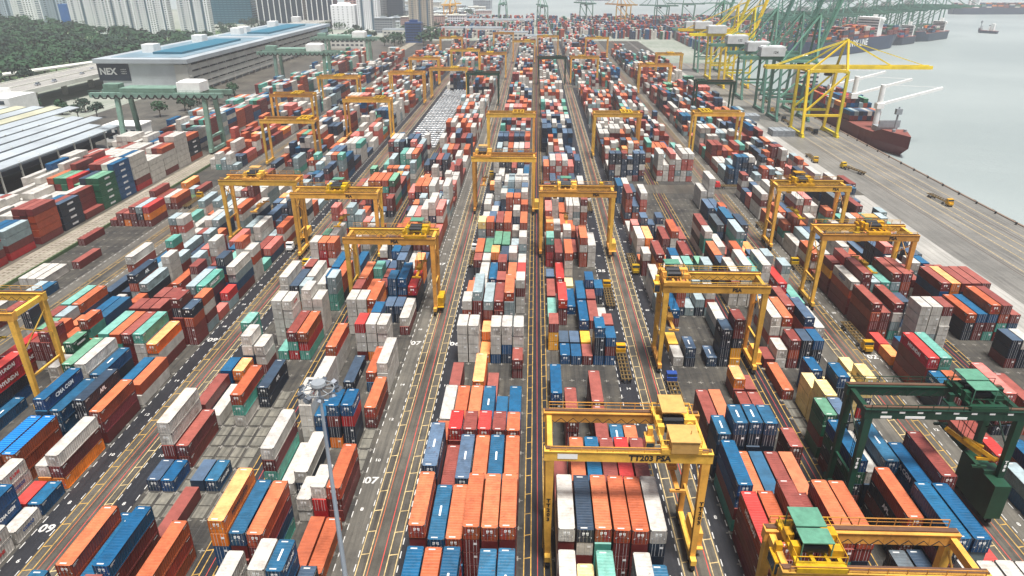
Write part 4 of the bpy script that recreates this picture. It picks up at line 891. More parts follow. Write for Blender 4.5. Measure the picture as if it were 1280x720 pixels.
# ---------------------------------------------------------------- ship-to-shore cranes
M_HOUSE = plain('machinery_house_white', srgb(202, 205, 204), .7, 0, .3, .2)
def sts(label, x0, x1, y, mat, zb=38.0, zt=54.0, out=42, back=26, up=False, house=True, num=None, dy=9.0, name='quay_crane', rz=0.0, org=None, grp=None):
    root = empty(name, org or (0, y, 0), rz); tag(root, label, 'quay crane', grp)
    for x in (x0, x1):
        for yy in (-dy, dy):
            m1 = MB(); m1.beam((x, yy, 1.8), (x - (1.5 if x == x0 else -.6), yy * .8, zb), 1.5, 1.4); put('leg', m1, mat, root)
    for yy in (-dy, dy):
        s_ = yy / abs(yy)
        m1 = MB(); m1.beam((x0, yy * .96, 12.5), (x1, yy * .96, 12.5), 1.0, 1.3); m1.beam((x0 - .7, yy * .9, 14), (x1 + .2, yy * .84, zb - 2), .9); m1.beam((x0 - 1, yy * .8, zb), (x1, yy * .8, zb), 1.3, 1.6)
        m1.beam((x0 - 1, yy * .8, zb), (x1, yy * .15, zt), .8); m1.beam((x1, yy * .8, zb), (x1, yy * .15, zt), 1.1); put('frame_brace', m1, mat, root)
    m1 = MB()
    for x in (x0, x1): m1.beam((x, -dy - 2, 1.6), (x, dy + 2, 1.6), 1.3, 1.4); m1.beam((x - .5, -dy * .9, zb - .6), (x - .5, dy * .9, zb - .6), 1.2)
    put('sill_beam', m1, mat, root)
    if org is None:
        for x in (x0, x1):
            for yy in (-dy, dy): m1 = MB(); m1.box(x - .8, x + .8, yy - 2.6, yy + 2.6, .05, 1.2); put('wheel_bogie', m1, mat, root)
    m1 = MB()
    for yy in (-2.2, 2.2): m1.beam((x0 - back, yy, zb + 1.4), (x1 + 1, yy, zb + 1.4), 1.0, 2.0)
    m1.beam((x0 - back, -2.2, zb + 1.4), (x0 - back, 2.2, zb + 1.4), 1.0); put('back_girder', m1, mat, root)
    bm_ = MB()
    tip = (x1 + out, 0, zb + 1.4) if not up else (x1 + out * .28, 0, zb + out * .9)
    for yy in (-2.2, 2.2): bm_.beam((x1 + 1, yy, zb + 1.4), (tip[0], yy, tip[2]), 1.0, 1.9)
    for q in range(6):
        f = (q + .5) / 6; bm_.beam((x1 + 1 + (tip[0] - x1 - 1) * f, -2.2, zb + 1.4 + (tip[2] - zb - 1.4) * f), (x1 + 1 + (tip[0] - x1 - 1) * f, 2.2, zb + 1.4 + (tip[2] - zb - 1.4) * f), .6)
    put('boom', bm_, mat, root)
    m1 = MB()
    for yy in (-1.4, 1.4):
        m1.beam((x1, yy, zt), (x1 + (tip[0] - x1) * .55, yy, zb + 2 + (tip[2] - zb - 1) * .55), .4); m1.beam((x1, yy, zt), (x1 + (tip[0] - x1) * .92, yy, zb + 2 + (tip[2] - zb - 1) * .92), .3); m1.beam((x1, yy, zt), (x0 - back * .8, yy, zb + 2), .35)
    m1.beam((x1, -1.6, zt), (x1, 1.6, zt), 1.2); put('forestay', m1, mat, root)
    if house:
        m1 = MB(); a = x0 - back * .55; m1.box(a, a + 15, -4.5, 4.5, zb + 2.6, zb + 8); m1.box(a + .6, a + 14.4, -3.9, 3.9, zb + 8, zb + 8.6); h_ = put('machinery_house', m1, M_HOUSE, root)
        if num: text(num, 2.2, M_BLACK, (a + 9, -4.55, zb + 5), (math.pi / 2, 0, 0), h_, bold=.04)
    m1 = MB(); m1.box(x1 - 9, x1 - 5.5, -1.5, 1.5, zb - 3.4, zb - .8); m1.box(x1 - 11, x1 - 4, -2.6, 2.6, zb - .8, zb + .2); put('operator_cab', m1, M_DRUM, root)
    return root
sts('bright yellow quay crane with lowered boom reaching over the maroon ship', 157, 177, 416, M_SYEL, zb=37, zt=53, out=50, back=24, house=False, dy=10, grp='quay cranes along the near berth')
for y, nm, lab in ((462, '124', 'green quay crane with white machinery house, directly behind the yellow quay crane'), (492, '123', 'green quay crane with white machinery house, second behind the yellow quay crane'), (545, '122', 'green quay crane with white house, third behind the yellow quay crane'), (700, '118', 'green quay crane farthest along the near quay')):
    sts(lab, 157, 177, y, M_TGRN, zb=37, zt=64, out=44, back=26, up=True, num=nm, dy=9, grp='quay cranes along the near berth')
sts('yellow-green quay crane behind the white machinery houses', 157, 177, 600, M_SYEL, zb=40, zt=62, out=46, back=30, up=True, num=None, grp='quay cranes along the near berth')
sts('pale yellow quay crane farthest of the near berth, boom raised', 157, 177, 650, M_SYEL, zb=40, zt=62, out=46, back=30, up=True, num=None, grp='quay cranes along the near berth')
ang = math.atan2(1165 - 796, 640 - 230)
lx, ly = math.cos(ang), math.sin(ang)
words = ['first', 'second', 'third', 'fourth', 'fifth', 'sixth', 'seventh', 'eighth', 'ninth', 'tenth', 'eleventh', 'twelfth', 'thirteenth', 'fourteenth']
for q in range(14):
    t = 30 + q * 40; px, py = 230 + lx * t, 796 + ly * t
    sts('hazy green quay crane on the far berth, %s from the inlet corner' % words[q], -34, -6, 0, M_TGRN, zb=40, zt=66, out=52, back=26, dy=9, rz=ang - math.pi / 2, org=(px, py, 0), grp='green quay cranes on the far berth', house=(q % 2 == 0))
for q, (px, py) in enumerate(((-150, 1330), (-60, 1380), (10, 1300), (90, 1390), (150, 1330), (210, 1290), (270, 1360), (340, 1390))):
    sts('faint distant quay crane on the skyline, %s from the left beyond the yard' % words[q], -20, 0, 0, (M_TGRN if q % 4 else M_YEL), zb=34, zt=56, out=30, back=18, dy=8, rz=1.2 + q * .3, org=(px, py, 0), grp='distant cranes beyond the yard', house=False)

# ---------------------------------------------------------------- high-mast floodlight
def mast(x, y, h, label):
    root = empty('high_mast_light', (x, y, 0)); tag(root, label, 'floodlight mast', None)
    m1 = MB(); m1.cyl((0, 0, 0), (0, 0, h - 1.2), .42, .2, 12); m1.cyl((0, 0, 0), (0, 0, .5), .9, .9, 12); put('pole', m1, plain('mast_grey', srgb(172, 186, 198), .45, .2, .1), root)
    m1 = MB(); m1.cyl((0, 0, h - .8), (0, 0, h - .5), .95, 1.05, 16); m1.cyl((0, 0, h - .5), (0, 0, h - .1), 1.05, .95, 16); put('mast_head', m1, M_GREY, root)
    m1 = MB(); 
    for q in range(24):
        a, b = 2 * math.pi * q / 24, 2 * math.pi * (q + 1) / 24
        m1.beam((2.0 * math.cos(a), 2.0 * math.sin(a), h - 1.2), (2.0 * math.cos(b), 2.0 * math.sin(b), h - 1.2), .12)
    for q in range(9):
        a = 2 * math.pi * q / 9; m1.beam((.4 * math.cos(a), .4 * math.sin(a), h - 1.1), (2.1 * math.cos(a), 2.1 * math.sin(a), h - 1.1), .12)
    put('lamp_ring', m1, M_GREY, root)
    for q in range(9):
        a = 2 * math.pi * q / 9 + .2; m1 = MB()
        m1.cyl((0, 0, -.25), (0, .0, .1), .62, .4, 8); m1.box(-.3, .3, -.3, .3, .1, .35)
        o = put('floodlight', m1, M_LAMP, root, (2.45 * math.cos(a), 2.45 * math.sin(a), h - 1.35)); o.rotation_euler = (.5 * math.sin(a), -.5 * math.cos(a), a)
mast(-28.5, 76.9, 38.2, 'tall grey floodlight mast with a ring of lamps left of the 07 lane')

# ---------------------------------------------------------------- trucks and trailers
def truck(x, y, rz, cab, label, load=None, name='yard_truck', grp='yard trucks and trailers'):
    root = empty(name, (x, y, 0), rz); tag(root, label, 'truck', grp)
    m1 = MB(); m1.box(-1.2, 1.2, 12.6, 14.6, .9, 2.2); m1.box(-1.15, 1.15, 12.9, 14.4, 2.2, 3.1); m1.box(-.9, .9, 14.6, 15.2, .8, 1.7); c = put('cab', m1, cab, root)
    m1 = MB(); m1.box(-1.05, 1.05, 14.41, 14.46, 2.25, 2.95); m1.box(-1.0, 1.0, 12.86, 12.9, 2.3, 2.9); put('window', m1, M_GLASS, c)
    m1 = MB(); m1.box(-.55, -.3, -.2, 13, 1.0, 1.3); m1.box(.3, .55, -.2, 13, 1.0, 1.3)
    for q in range(8): m1.box(-1.25, 1.25, .0 + q * 1.7, .25 + q * 1.7, 1.3, 1.48)
    for s_ in (-1.25, 1.1): m1.box(s_, s_ + .15, -.1, 12.4, 1.3, 1.55)
    put('chassis', m1, M_TRAIL, root)
    for yy in (1.2, 2.6, 11.0, 14.0):
        for s_ in (-1, 1):
            w = bpy.data.objects.new('wheel', WHEEL); COL.objects.link(w); w.parent = root; w.location = (s_ * .95, yy, 0); w.scale = (.8, .68, .68)
    return root
truck(22.6, 113.0 + 24, 0, M_YELD, 'yellow yard truck with empty trailer waiting in the 35 lane')
truck(33.0, 124.0, 0, plain('cab_blue', srgb(20, 60, 130)), 'yard truck under the left legs of the PSA crane beside the middle road')
truck(22.8, 176, 0, M_YELD, 'yellow yard truck with empty trailer in the lane below the machinery roof crane')
truck(85.6, 168, math.pi, M_YELD, 'yellow yard truck heading towards the camera in the 02 lane under a crane')
truck(86.0, 196, 0, M_YELD, 'yellow yard truck with empty trailer in the 02 lane behind the crane legs')
truck(20.8 + 1.5, 98, 0, M_DRUM, 'dark yard truck under the right end of the TT203 crane')
truck(144, 360, math.pi * .98, M_YELD, 'yellow truck with empty trailer on the apron near the green crane legs')
truck(157.5, 323, .35, M_YELD, 'yellow flatbed truck on the apron, left of the pair near the quay edge')
truck(171, 290, .08 + math.pi, M_YELD, 'yellow flatbed truck on the apron, right of the pair near the quay edge')
truck(-141.6, 262, 0, M_YELD, 'yard truck with empty trailer beside the yard patch')
truck(-19.6, 205, 0, M_WHITE, 'white yard truck in the 06 lane by the crane legs')
for x, y, rz, c, lab in ((33.2, 216, math.pi, M_YELD, 'yellow yard truck with empty trailer in the 34 lane facing the camera'), (-73.6, 190, 0, M_YELD, 'yellow yard truck with empty trailer left of the block right of the 09 road'),
        (-84.0, 232, math.pi, M_WHITE, 'white yard truck with empty trailer in the 09 lane behind the number'), (-19.4, 300, 0, M_YELD, 'yellow yard truck in the 06 lane beyond the cream-cabin crane'), (22.8, 262, 0, M_WHITE, 'white yard truck in the 35 lane behind the machinery crane'),
        (44, 296, math.pi / 2, M_YELD, 'yellow yard truck crossing on the cross road right of the middle road'), (96, 299, math.pi / 2, M_REDP, 'red-cabbed yard truck on the cross road near the apron'), (86.2, 250, math.pi, M_WHITE, 'white yard truck in the 02 lane just before the cross road'),
        (-130.2, 240, 0, M_YELD, 'yellow yard truck in the outer left lane beside the leftmost block'), (164, 470, 0, M_YELD, 'yellow truck under the green quay cranes'), (171, 520, 0, M_WHITE, 'white truck farther under the green quay cranes'), (162, 440, 0, M_DRUM, 'dark blue truck between the legs of the yellow quay crane'),
        (168, 428, math.pi, M_DRUM, 'dark truck at the quay-side legs of the yellow quay crane')): truck(x, y, rz, c, lab)
for x, y, lab in ((140, 458, 'grey hatch covers stacked on the apron, left pile'), (147, 412, 'grey hatch covers stacked on the apron, right pile by the yellow crane leg')):
    root = empty('hatch_cover_pile', (x, y, 0)); tag(root, lab, 'hatch covers', 'hatch cover piles on the apron')
    for q in range(4):
        m1 = MB(); m1.box(-6.5, 6.5, -5, 5, .1 + q * .9, .75 + q * .9)
        for s_ in (-4, 0, 4): m1.box(s_ - .3, s_ + .3, -5.03, 5.03, .75 + q * .9, 1.0 + q * .9)
        put('hatch_cover', m1, M_GREY, root)

# ---------------------------------------------------------------- parked white cars
cm = MB(); cm.box(-.88, .88, 0, 4.4, .25, .85); 
k = len(cm.v); cm.v += [(-.82, .9, .85), (.82, .9, .85), (.82, 3.9, .85), (-.82, 3.9, .85), (-.68, 1.5, 1.42), (.68, 1.5, 1.42), (.68, 3.3, 1.42), (-.68, 3.3, 1.42)]
for f, mi in (((4, 5, 6, 7), 0), ((0, 1, 5, 4), 1), ((1, 2, 6, 5), 1), ((2, 3, 7, 6), 1), ((3, 0, 4, 7), 1)): cm.f.append(tuple(k + i for i in f)); cm.m.append(mi)
for sx in (-.88, .72):
    for yy in (.8, 3.5): cm.cyl((sx, yy, .32), (sx + .16, yy, .32), .32, .32, 8, 2)
CARM = cm.mesh('parked_car')
for m in (paint('car_white', srgb(236, 236, 234), .25, .1, 0), M_GLASS, M_TYRE): CARM.materials.append(m)
sheet('car_park', -72.0, -53.9, 368, 572, .03, M_YARD)
cr_ = random.Random(5); nc = 0
for j in range(8):
    for q in range(36):
        if nc >= 285 or cr_.random() < .04: continue
        o = bpy.data.objects.new('parked_car', CARM); COL.objects.link(o); o.location = (-71 + 2.28 * j, 372 + q * 5.5 + cr_.random() * .5, .03); nc += 1
        tag(o, 'white car parked in the packed rows between the container blocks', 'car', 'white cars in the packed car park')
# ---------------------------------------------------------------- rails, depot ground, sheds, viaduct, warehouse
sheet('rail_ground', -172.5, -161.5, -40, YEND, .012, M_DIRT)
mb = MB()
for x in (-170.2, -168.7, -165.4, -163.9): strip(mb, x, -40, 620, .3, .05)
put('rail_track', mb, plain('rusty_rail', srgb(110, 92, 78), .7, .2), kind='structure')
mb = MB(); y = 120
while y < 420: mb.box(-170.9, -168.0, y, y + .6, .012, .06); mb.box(-166.1, -163.2, y, y + .6, .012, .06); y += 2.2
o = put('rail_sleepers', mb, plain('sleeper_concrete', srgb(150, 142, 130), .9), kind='stuff')
mb = MB(); mb.box(-161.6, -161.2, 100, 620, 0, 1.2)
o = put('yard_wall', mb, M_GRASS); tag(o, 'low mossy wall running between the rail line and the yard patch', 'wall')
sheet('depot_ground', -300, -172.5, -40, YEND, .012, M_ROAD)
sheet('grass_patch', -160, -146, 272, 289, .03, M_GRASS)
sheet('city_road', -224, -208, 60, 900, .02, M_ASPH)
# long saw-tooth roofed sheds
M_SHED = plain('shed_roof_white', srgb(160, 168, 172), .6, 0, .35, .05); M_GAPSHADE = plain('shed_gutter_dark', srgb(30, 38, 44), .8, 0, 0); M_SHEDY = plain('shed_roof_cream', srgb(176, 175, 150), .6, 0, .35, .05)
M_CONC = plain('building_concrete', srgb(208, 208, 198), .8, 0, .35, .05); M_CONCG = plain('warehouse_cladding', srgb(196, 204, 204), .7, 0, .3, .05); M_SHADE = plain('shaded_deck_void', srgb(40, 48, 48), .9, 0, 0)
sh = empty('saw_tooth_shed', (0, 0, 0)); tag(sh, 'long open freight shed with parallel white saw-tooth roof strips beside the depot', 'shed')
for j in range(16):
    x0 = -227 - 11.2 * j; y1 = 371 if j < 2 else (392 if j < 5 else 424); y0 = 170
    mb = MB(); z0, z1 = 11.6, 12.3
    a_, b_ = x0 - 6.6, x0
    n_ = len(mb.v); mb.v += [(a_, y0, z1), (b_, y0, z0), (b_, y1, z0), (a_, y1, z1), (a_, y0, z1 - .5), (b_, y0, z0 - .5), (b_, y1, z0 - .5), (a_, y1, z1 - .5)]
    for f_ in ((0, 1, 2, 3), (7, 6, 5, 4), (0, 4, 5, 1), (1, 5, 6, 2), (2, 6, 7, 3), (3, 7, 4, 0)): mb.f.append(tuple(n_ + i for i in f_)); mb.m.append(0)
    put('roof_strip', mb, M_SHEDY if j in (6, 8) else M_SHED, sh)
mb = MB(); mb.box(-227 - 178, -228, 171, 369, 7.4, 7.9); put('roof_gutter', mb, M_GAPSHADE, sh)  # one dark sheet below the strips; shade of the gaps as colour
mb = MB()
for j in range(5):
    for q in range(16): mb.box(-228.4 - 22 * j, -227.8 - 22 * j, 174 + q * 13, 174.6 + q * 13, 0, 12.0)
put('column', mb, M_CONC, sh)
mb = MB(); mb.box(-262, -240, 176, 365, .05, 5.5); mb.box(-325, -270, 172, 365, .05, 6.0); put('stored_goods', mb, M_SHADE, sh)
of = empty('gate_office', (-231, 380, 0)); tag(of, 'small white two-storey office at the far end of the freight shed', 'office building')
mb = MB(); mb.box(-12, 8, 0, 14, 0, 9); mb.box(-12.4, 8.4, -.4, 14.4, 9, 9.6); put('wall', mb, M_WHITE, of)
for z in (2, 5.5):
    for q in range(4): mb = MB(); mb.box(-10.5 + q * 4.6, -7.6 + q * 4.6, -.06, 0, z, z + 1.8); put('window', mb, M_GLASS, of)
of = empty('terminal_office', (-372, 428, 0)); tag(of, 'white flat-roofed office with window bands at the left edge below the viaduct', 'office building')
mb = MB(); mb.box(-60, 42, 0, 26, 0, 16); mb.box(-30, 30, 3, 20, 16, 19.5); put('wall', mb, M_WHITE, of)
for z in (3, 8, 12.2):
    for q in range(17): mb = MB(); mb.box(-58 + q * 5.8, -54 + q * 5.8, -.08, 0, z, z + 2.2); put('window', mb, M_GLASS, of)
# elevated expressway
vi = empty('viaduct', (0, 0, 0)); tag(vi, 'elevated expressway on T-shaped concrete piers passing the lettered warehouse', 'viaduct')
zv = 13.0; slope = .0
mb = MB(); mb.box(-392, -352, 60, 1240, zv - 1.6, zv); mb.box(-350, -349.4, 60, 1240, zv - 1.9, zv + 1.1); mb.box(-392.6, -392, 60, 1240, zv - 1.9, zv + 1.1); mb.box(-352, -350, 60, 1240, zv - 1.6, zv); mb.box(-372.3, -371.7, 60, 1240, zv, zv + .9)
put('deck', mb, M_CONC, vi)
mb = MB()
for x in (-388, -382, -376, -368, -362, -356): strip(mb, x, 60, 1240, .25, zv + .02)
put('lane_marking', mb, M_LWHT, vi)
mb = MB(); mb.box(-391.5, -352.5, 60, 1240, zv + .002, zv + .012); put('road_surface', mb, M_ASPH, vi)
for q in range(34):
    y = 90 + q * 35; mb = MB(); mb.box(-373.5, -370.5, y - 1.5, y + 1.5, 0, zv - 5); mb.beam((-373, y, zv - 5.5), (-383, y, zv - 2.4), 2.4, 1.6); mb.beam((-371, y, zv - 5.5), (-357, y, zv - 2.4), 2.4, 1.6); mb.box(-388, -354, y - 1.4, y + 1.4, zv - 2.6, zv - 1.62); put('pier', mb, M_CONC, vi)
carm = [paint('car_silver', srgb(190, 192, 196), .3, .1, 0), paint('car_dark', srgb(36, 42, 52), .3, .1, 0), paint('car_red', srgb(140, 40, 36), .3, .1, 0)]
for q, (x, y, c, lab) in enumerate(((-378, 455, 1, 'dark car on the elevated expressway, left-hand one'), (-374.5, 470, 1, 'second dark car on the elevated expressway'), (-362, 500, 0, 'pale van on the expressway above the middle pier'), (-360, 516, 0, 'pale car following the van on the expressway'), (-366, 560, 0, 'silver car on the expressway near the warehouse sign'),
                                (-376, 590, 0, 'silver car on the far lanes of the expressway'), (-360, 600, 2, 'reddish car on the expressway beside the warehouse'), (-380, 620, 1, 'dark car farthest on the expressway before the warehouse'), (-366, 430, 0, 'silver car on the expressway above the shed roofs'))):
    me = CARM.copy(); me.materials[0] = carm[c]; s_ = 1.0 if 'van' not in lab else 1.5
    o = link('car', me, (), None, (x, y, zv + .02)); o.scale = (1.05, 1.1, s_); tag(o, lab, 'car', 'cars on the elevated expressway')
# flyover ramp behind the warehouse
mb = MB()
pts = [(-392, 700), (-420, 600), (-450, 500), (-480, 380)]
for (xa, ya), (xb, yb) in zip(pts[:-1], pts[1:]): mb.beam((xa, ya, zv - .5), (xb, yb, zv - .5), 11, 1.2)
for (xa, ya) in pts: mb.box(xa - 1.2, xa + 1.2, ya - 1.2, ya + 1.2, 0, zv - 1)
o = put('slip_road_bridge', mb, M_CONC); tag(o, 'narrow slip road bridge joining the expressway beside the forest', 'bridge')
# warehouse
def ybanded(label, x0, x1, y0, y1, z1, bands=4, sign=False, name='warehouse'):
    root = empty(name, (0, 0, 0)); tag(root, label, 'warehouse')
    mb = MB(); mb.box(x0, x1 - 3, y0, y1, 0, z1); put('wall', mb, M_CONCG, root)
    hh = z1 - 3.4; st = hh / bands
    for q in range(bands):
        z = 2.4 + q * st
        mb = MB(); mb.box(x1 - 3, x1, y0 + 8, y1, z, z + st * .7); mb.box(x1 - .02, x1 + .3, y0 + 8, y1, z + st * .7, z + st * .74); put('parapet', mb, M_CONC, root)
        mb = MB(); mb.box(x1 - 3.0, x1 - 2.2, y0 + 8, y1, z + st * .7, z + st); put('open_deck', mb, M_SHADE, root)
    mb = MB(); q = 0
    n = int((y1 - y0) / 16)
    for q in range(n): mb.box(x1 - 2.6, x1 - .25, y0 + 9 + q * 16, y0 + 9.8 + q * 16, 0, z1 - 2)
    put('columns', mb, M_CONC, root, kind='stuff')
    mb = MB(); mb.box(x1 - 9, x1 + 1.0, y0 - .6, y0 + 7, 0, z1 - 1)
    for q in range(bands): mb.box(x1 + 1.0, x1 + 1.6, y0 + .5, y0 + 6, 3 + q * st, 4.2 + q * st)
    put('stair_tower', mb, M_CONC, root)
    mb = MB(); mb.box(x0 - 3, x1 + 3, y0 - 3, y1 + 2, z1, z1 + 3.2); put('roof_edge', mb, M_SHED, root)
    mb = MB(); mb.box(x0 + 6, x1 - 6, y0 + 8, y1 - 6, z1 + 3.2, z1 + 3.5); put('roof_deck', mb, plain('roof_membrane_blue', srgb(118, 142, 154), .6, 0, .5, .05), root)
    mb = MB(); mb.box(x0 + 28, x1 - 16, y0 + 30, y1 - 40, z1 + 3.5, z1 + 5.2); put('roof_monitor', mb, plain('roof_ridge_teal', srgb(40, 104, 126), .5, 0, .2, .1), root)
    for q in range(3): mb = MB(); mb.box(x0 + 14, x0 + 24, y0 + 40 + q * 90, y0 + 52 + q * 90, z1 + 3.5, z1 + 10); put('stair_head', mb, M_WHITE, root)
    return root
wh = ybanded('long white four-storey warehouse with NEX sign and blue roof', -338, -270, 543, 735, 24)
mb = MB(); mb.box(-340, -315, 542.5, 542.9, 10.8, 23.6); sg = put('sign_board', mb, plain('sign_navy', srgb(30, 44, 58), .6, 0, 0), wh)
text('NEX', 6.6, M_LABEL, (-332, 542.4, 17.6), (math.pi / 2, 0, 0), sg, bold=.28)
for q in range(3): text('LOGISTICS', .95, M_LABEL, (-319.5, 542.4, 19.2 - q * 1.5), (math.pi / 2, 0, 0), sg)
ybanded('long white four-storey warehouse with blue roof, behind the one with the NEX sign', -338, -270, 742, 940, 24)

# ---------------------------------------------------------------- towers and town
def window_grid(mb, x0, x1, yf, z0, z1, nx, nz, wf=.55, hf=.45, dep=.12, axis='x', m=0):
    dx = (x1 - x0) / nx; dz = (z1 - z0) / nz
    for i in range(nx):
        for j in range(nz):
            a = x0 + dx * (i + .5 - wf / 2); b = a + dx * wf; c = z0 + dz * (j + .5 - hf / 2); d = c + dz * hf
            if axis == 'x': mb.quad((a, yf - dep, c), (b, yf - dep, c), (b, yf - dep, d), (a, yf - dep, d), m)
            else: mb.quad((yf + dep, a, c), (yf + dep, b, c), (yf + dep, b, d), (yf + dep, a, d), m)
M_WIN = plain('far_window', srgb(34, 52, 66), .3, 0, .0)
def tower(label, x, y, w, d, h, wall, rot=0.0, nx=8, ny=5, fl=3.0, strips=0, cat='apartment tower', grp=None, win=M_WIN, wf=.55, hf=.45, name='apartment_tower', balc=False, fins=0, roofh=3):
    root = empty(name, (x, y, 0), rot); tag(root, label, cat, grp)
    mb = MB(); mb.box(-w / 2, w / 2, 0, d, 0, h); put('wall', mb, wall, root)
    nz = max(2, int(h / fl)); wm_ = MB(); window_grid(wm_, -w / 2 + .8, w / 2 - .8, 0, 1.5, h - 1, nx, nz, wf, hf); window_grid(wm_, 1, d - 1, w / 2, 1.5, h - 1, ny, nz, wf, hf, axis='y')
    o = put('windows', wm_, win, root, kind='stuff')
    if strips:
        mb = MB()
        for q in range(strips):
            xx = -w / 2 + w * (q + .5) / strips; mb.box(xx - w / strips * .11, xx + w / strips * .11, -.5, -.14, 0, h)
        put('recess_strip', mb, plain('recess_blue_grey', srgb(70, 96, 112), .7, 0, 0), root)
    if fins:
        mb = MB()
        for q in range(fins + 1): xx = -w / 2 + w * q / fins; mb.box(xx - .7, xx + .7, -1.2, 0, 0, h)
        put('fin', mb, M_WHITE, root)
    if balc:
        mb = MB()
        for j in range(nz): mb.box(-w / 2 + 1, -w / 2 + w * .35, -.8, -.13, 2 + j * (h / nz), 3.0 + j * (h / nz)); mb.box(w * .1, w * .3, -.8, -.13, 2 + j * (h / nz), 3.0 + j * (h / nz))
        put('balconies', mb, wall, root, kind='stuff')
    mb = MB(); mb.box(-w / 4, w / 4, d * .3, d * .7, h, h + roofh); put('roof_house', mb, wall, root)
    return root
M_AW = plain('apartment_white', srgb(242, 243, 244), .75, 0, .08, .03); M_AB = plain('apartment_pale_blue', srgb(176, 190, 202), .75, 0, .15, .03); M_TEAL = plain('curtain_glass_teal', srgb(24, 84, 104), .25, 0, .3, .03)
M_DGL = plain('dark_glass_facade', srgb(44, 60, 74), .25, 0, .2, .03); M_CRM = plain('cream_render', srgb(206, 196, 180), .75, 0, .2, .03); M_PNK = plain('pink_render', srgb(186, 150, 142), .75, 0, .2, .03); M_GRB = plain('grey_render', srgb(150, 156, 160), .75, 0, .2, .03)
G1 = 'white apartment slabs behind the forest'
for lab, x, y, w, d, h, m, st in (('white apartment slab at the photo left edge behind the forest', -1085, 1330, 64, 16, 110, M_AW, 3), ('pale blue apartment slab, second from the left behind the forest', -985, 1345, 50, 16, 110, M_AB, 3),
        ('white apartment slab, third from the left behind the forest', -905, 1290, 60, 18, 115, M_AW, 2), ('bluish apartment slab with the blue stair tower at its foot', -815, 1240, 64, 18, 110, M_AB, 4), ('large white apartment slab left of the two tallest facades', -720, 1150, 44, 18, 120, M_AW, 3),
        ('large white apartment slab with close window rows, left of the teal tower', -640, 1095, 60, 18, 120, M_AW, 5), ('white apartment slab, second left of the teal glass tower', -563, 1060, 46, 18, 120, M_AW, 4), ('white apartment slab nearest the teal glass tower', -508, 1075, 44, 18, 120, M_AW, 3)):
    tower(lab, x, y, w, d, h, m, .12, 12, 5, 3.0, st, grp=G1, balc=True)
mb = MB(); mb.box(-786, -772, 1190, 1204, 0, 40); o = put('stair_tower', mb, plain('bright_blue_render', srgb(20, 96, 168), .7)); tag(o, 'bright blue stair tower at the foot of the bluish apartment slab', 'stair tower')
tower('teal glass office tower right of the white apartment slabs', -560, 1340, 72, 40, 130, M_TEAL, .1, 10, 6, 4, 0, 'office tower', None, plain('teal_glass_lines', srgb(70, 120, 136), .3, 0, 0), .8, .25)
tower('grey-green glass tower joined to the right of the teal tower', -492, 1350, 46, 40, 120, plain('grey_glass', srgb(96, 120, 128), .3, 0, .2, .03), .1, 8, 6, 4, 0, 'office tower', None, M_DGL, .8, .3)
tower('dark office tower with tall white vertical fins', -438, 1250, 76, 40, 120, M_DGL, .1, 10, 6, 4, 0, 'office tower', None, M_DGL, .6, .5, fins=8, name='office_tower')
tower('cream office block right of the finned dark tower', -392, 1290, 30, 30, 80, M_CRM, .05, 3, 4, 4, 0, 'office tower', None, M_WIN, .3, .3, name='office_tower')
tower('low dark office block with white fins and white roof', -366, 1240, 44, 40, 46, M_DGL, .05, 6, 5, 4, 0, 'office block', None, M_DGL, .6, .5, fins=5, name='office_block')
tower('white office block with pink neighbour beside the expressway', -322, 1220, 40, 30, 38, M_AW, .05, 5, 4, 4, 0, 'office block', None, M_WIN, .25, .3, name='office_block')
tower('pink stepped office block behind the white one', -318, 1330, 56, 40, 60, M_PNK, .05, 8, 5, 4, 0, 'office block', None, M_WIN, .6, .4, name='office_block')
tower('dark grey office tower left of the white residential tower', -300, 1420, 34, 30, 95, M_GRB, .05, 5, 4, 4, 0, 'office tower', None, M_WIN, .8, .4, name='office_tower')
tower('slate tower just left of the white residential tower', -268, 1400, 30, 30, 95, M_DGL, .05, 5, 4, 4, 0, 'office tower', None, M_WIN, .8, .4, name='office_tower')
tower('white residential tower with fine window grid in the middle distance', -278, 1208, 34, 26, 82, M_AW, 0, 10, 7, 3.2, 2, 'residential tower', None, M_WIN, .4, .5, name='residential_tower')
tower('pale residential tower with balcony columns above the small blue house', -183, 1160, 36, 26, 84, M_CRM, 0, 8, 6, 3.2, 3, 'residential tower', None, M_WIN, .6, .5, name='residential_tower', balc=True)
tower('small dark blue glass block below the pale residential tower', -166, 985, 22, 18, 26, plain('deep_blue_glass', srgb(30, 70, 120), .3, 0, .2, .05), 0, 6, 4, 3.5, 0, 'office block', None, M_GLASS, .8, .4, name='office_block')
tr_ = random.Random(31)
town = []
for q in range(70):
    for _ in range(30):
        x = tr_.uniform(-560, -120); y = tr_.uniform(960, 1900)
        if x < -400 and y < 1420: continue
        if -400 < x < -260 and y < 1460: continue
        if abs(x + 183) < 40 and y < 1260: continue
        if -392 - 10 < x < -345 and y < 1260: continue
        if all(abs(x - a) > 30 or abs(y - b) > 42 for a, b in town): break
    else: continue
    town.append((x, y))
town.sort(key=lambda t: t[0] / t[1])
COLW = ((M_AW, 'white'), (M_CRM, 'cream'), (M_GRB, 'grey'), (M_PNK, 'pinkish'), (M_CONCG, 'pale grey'), (M_AW, 'white'))
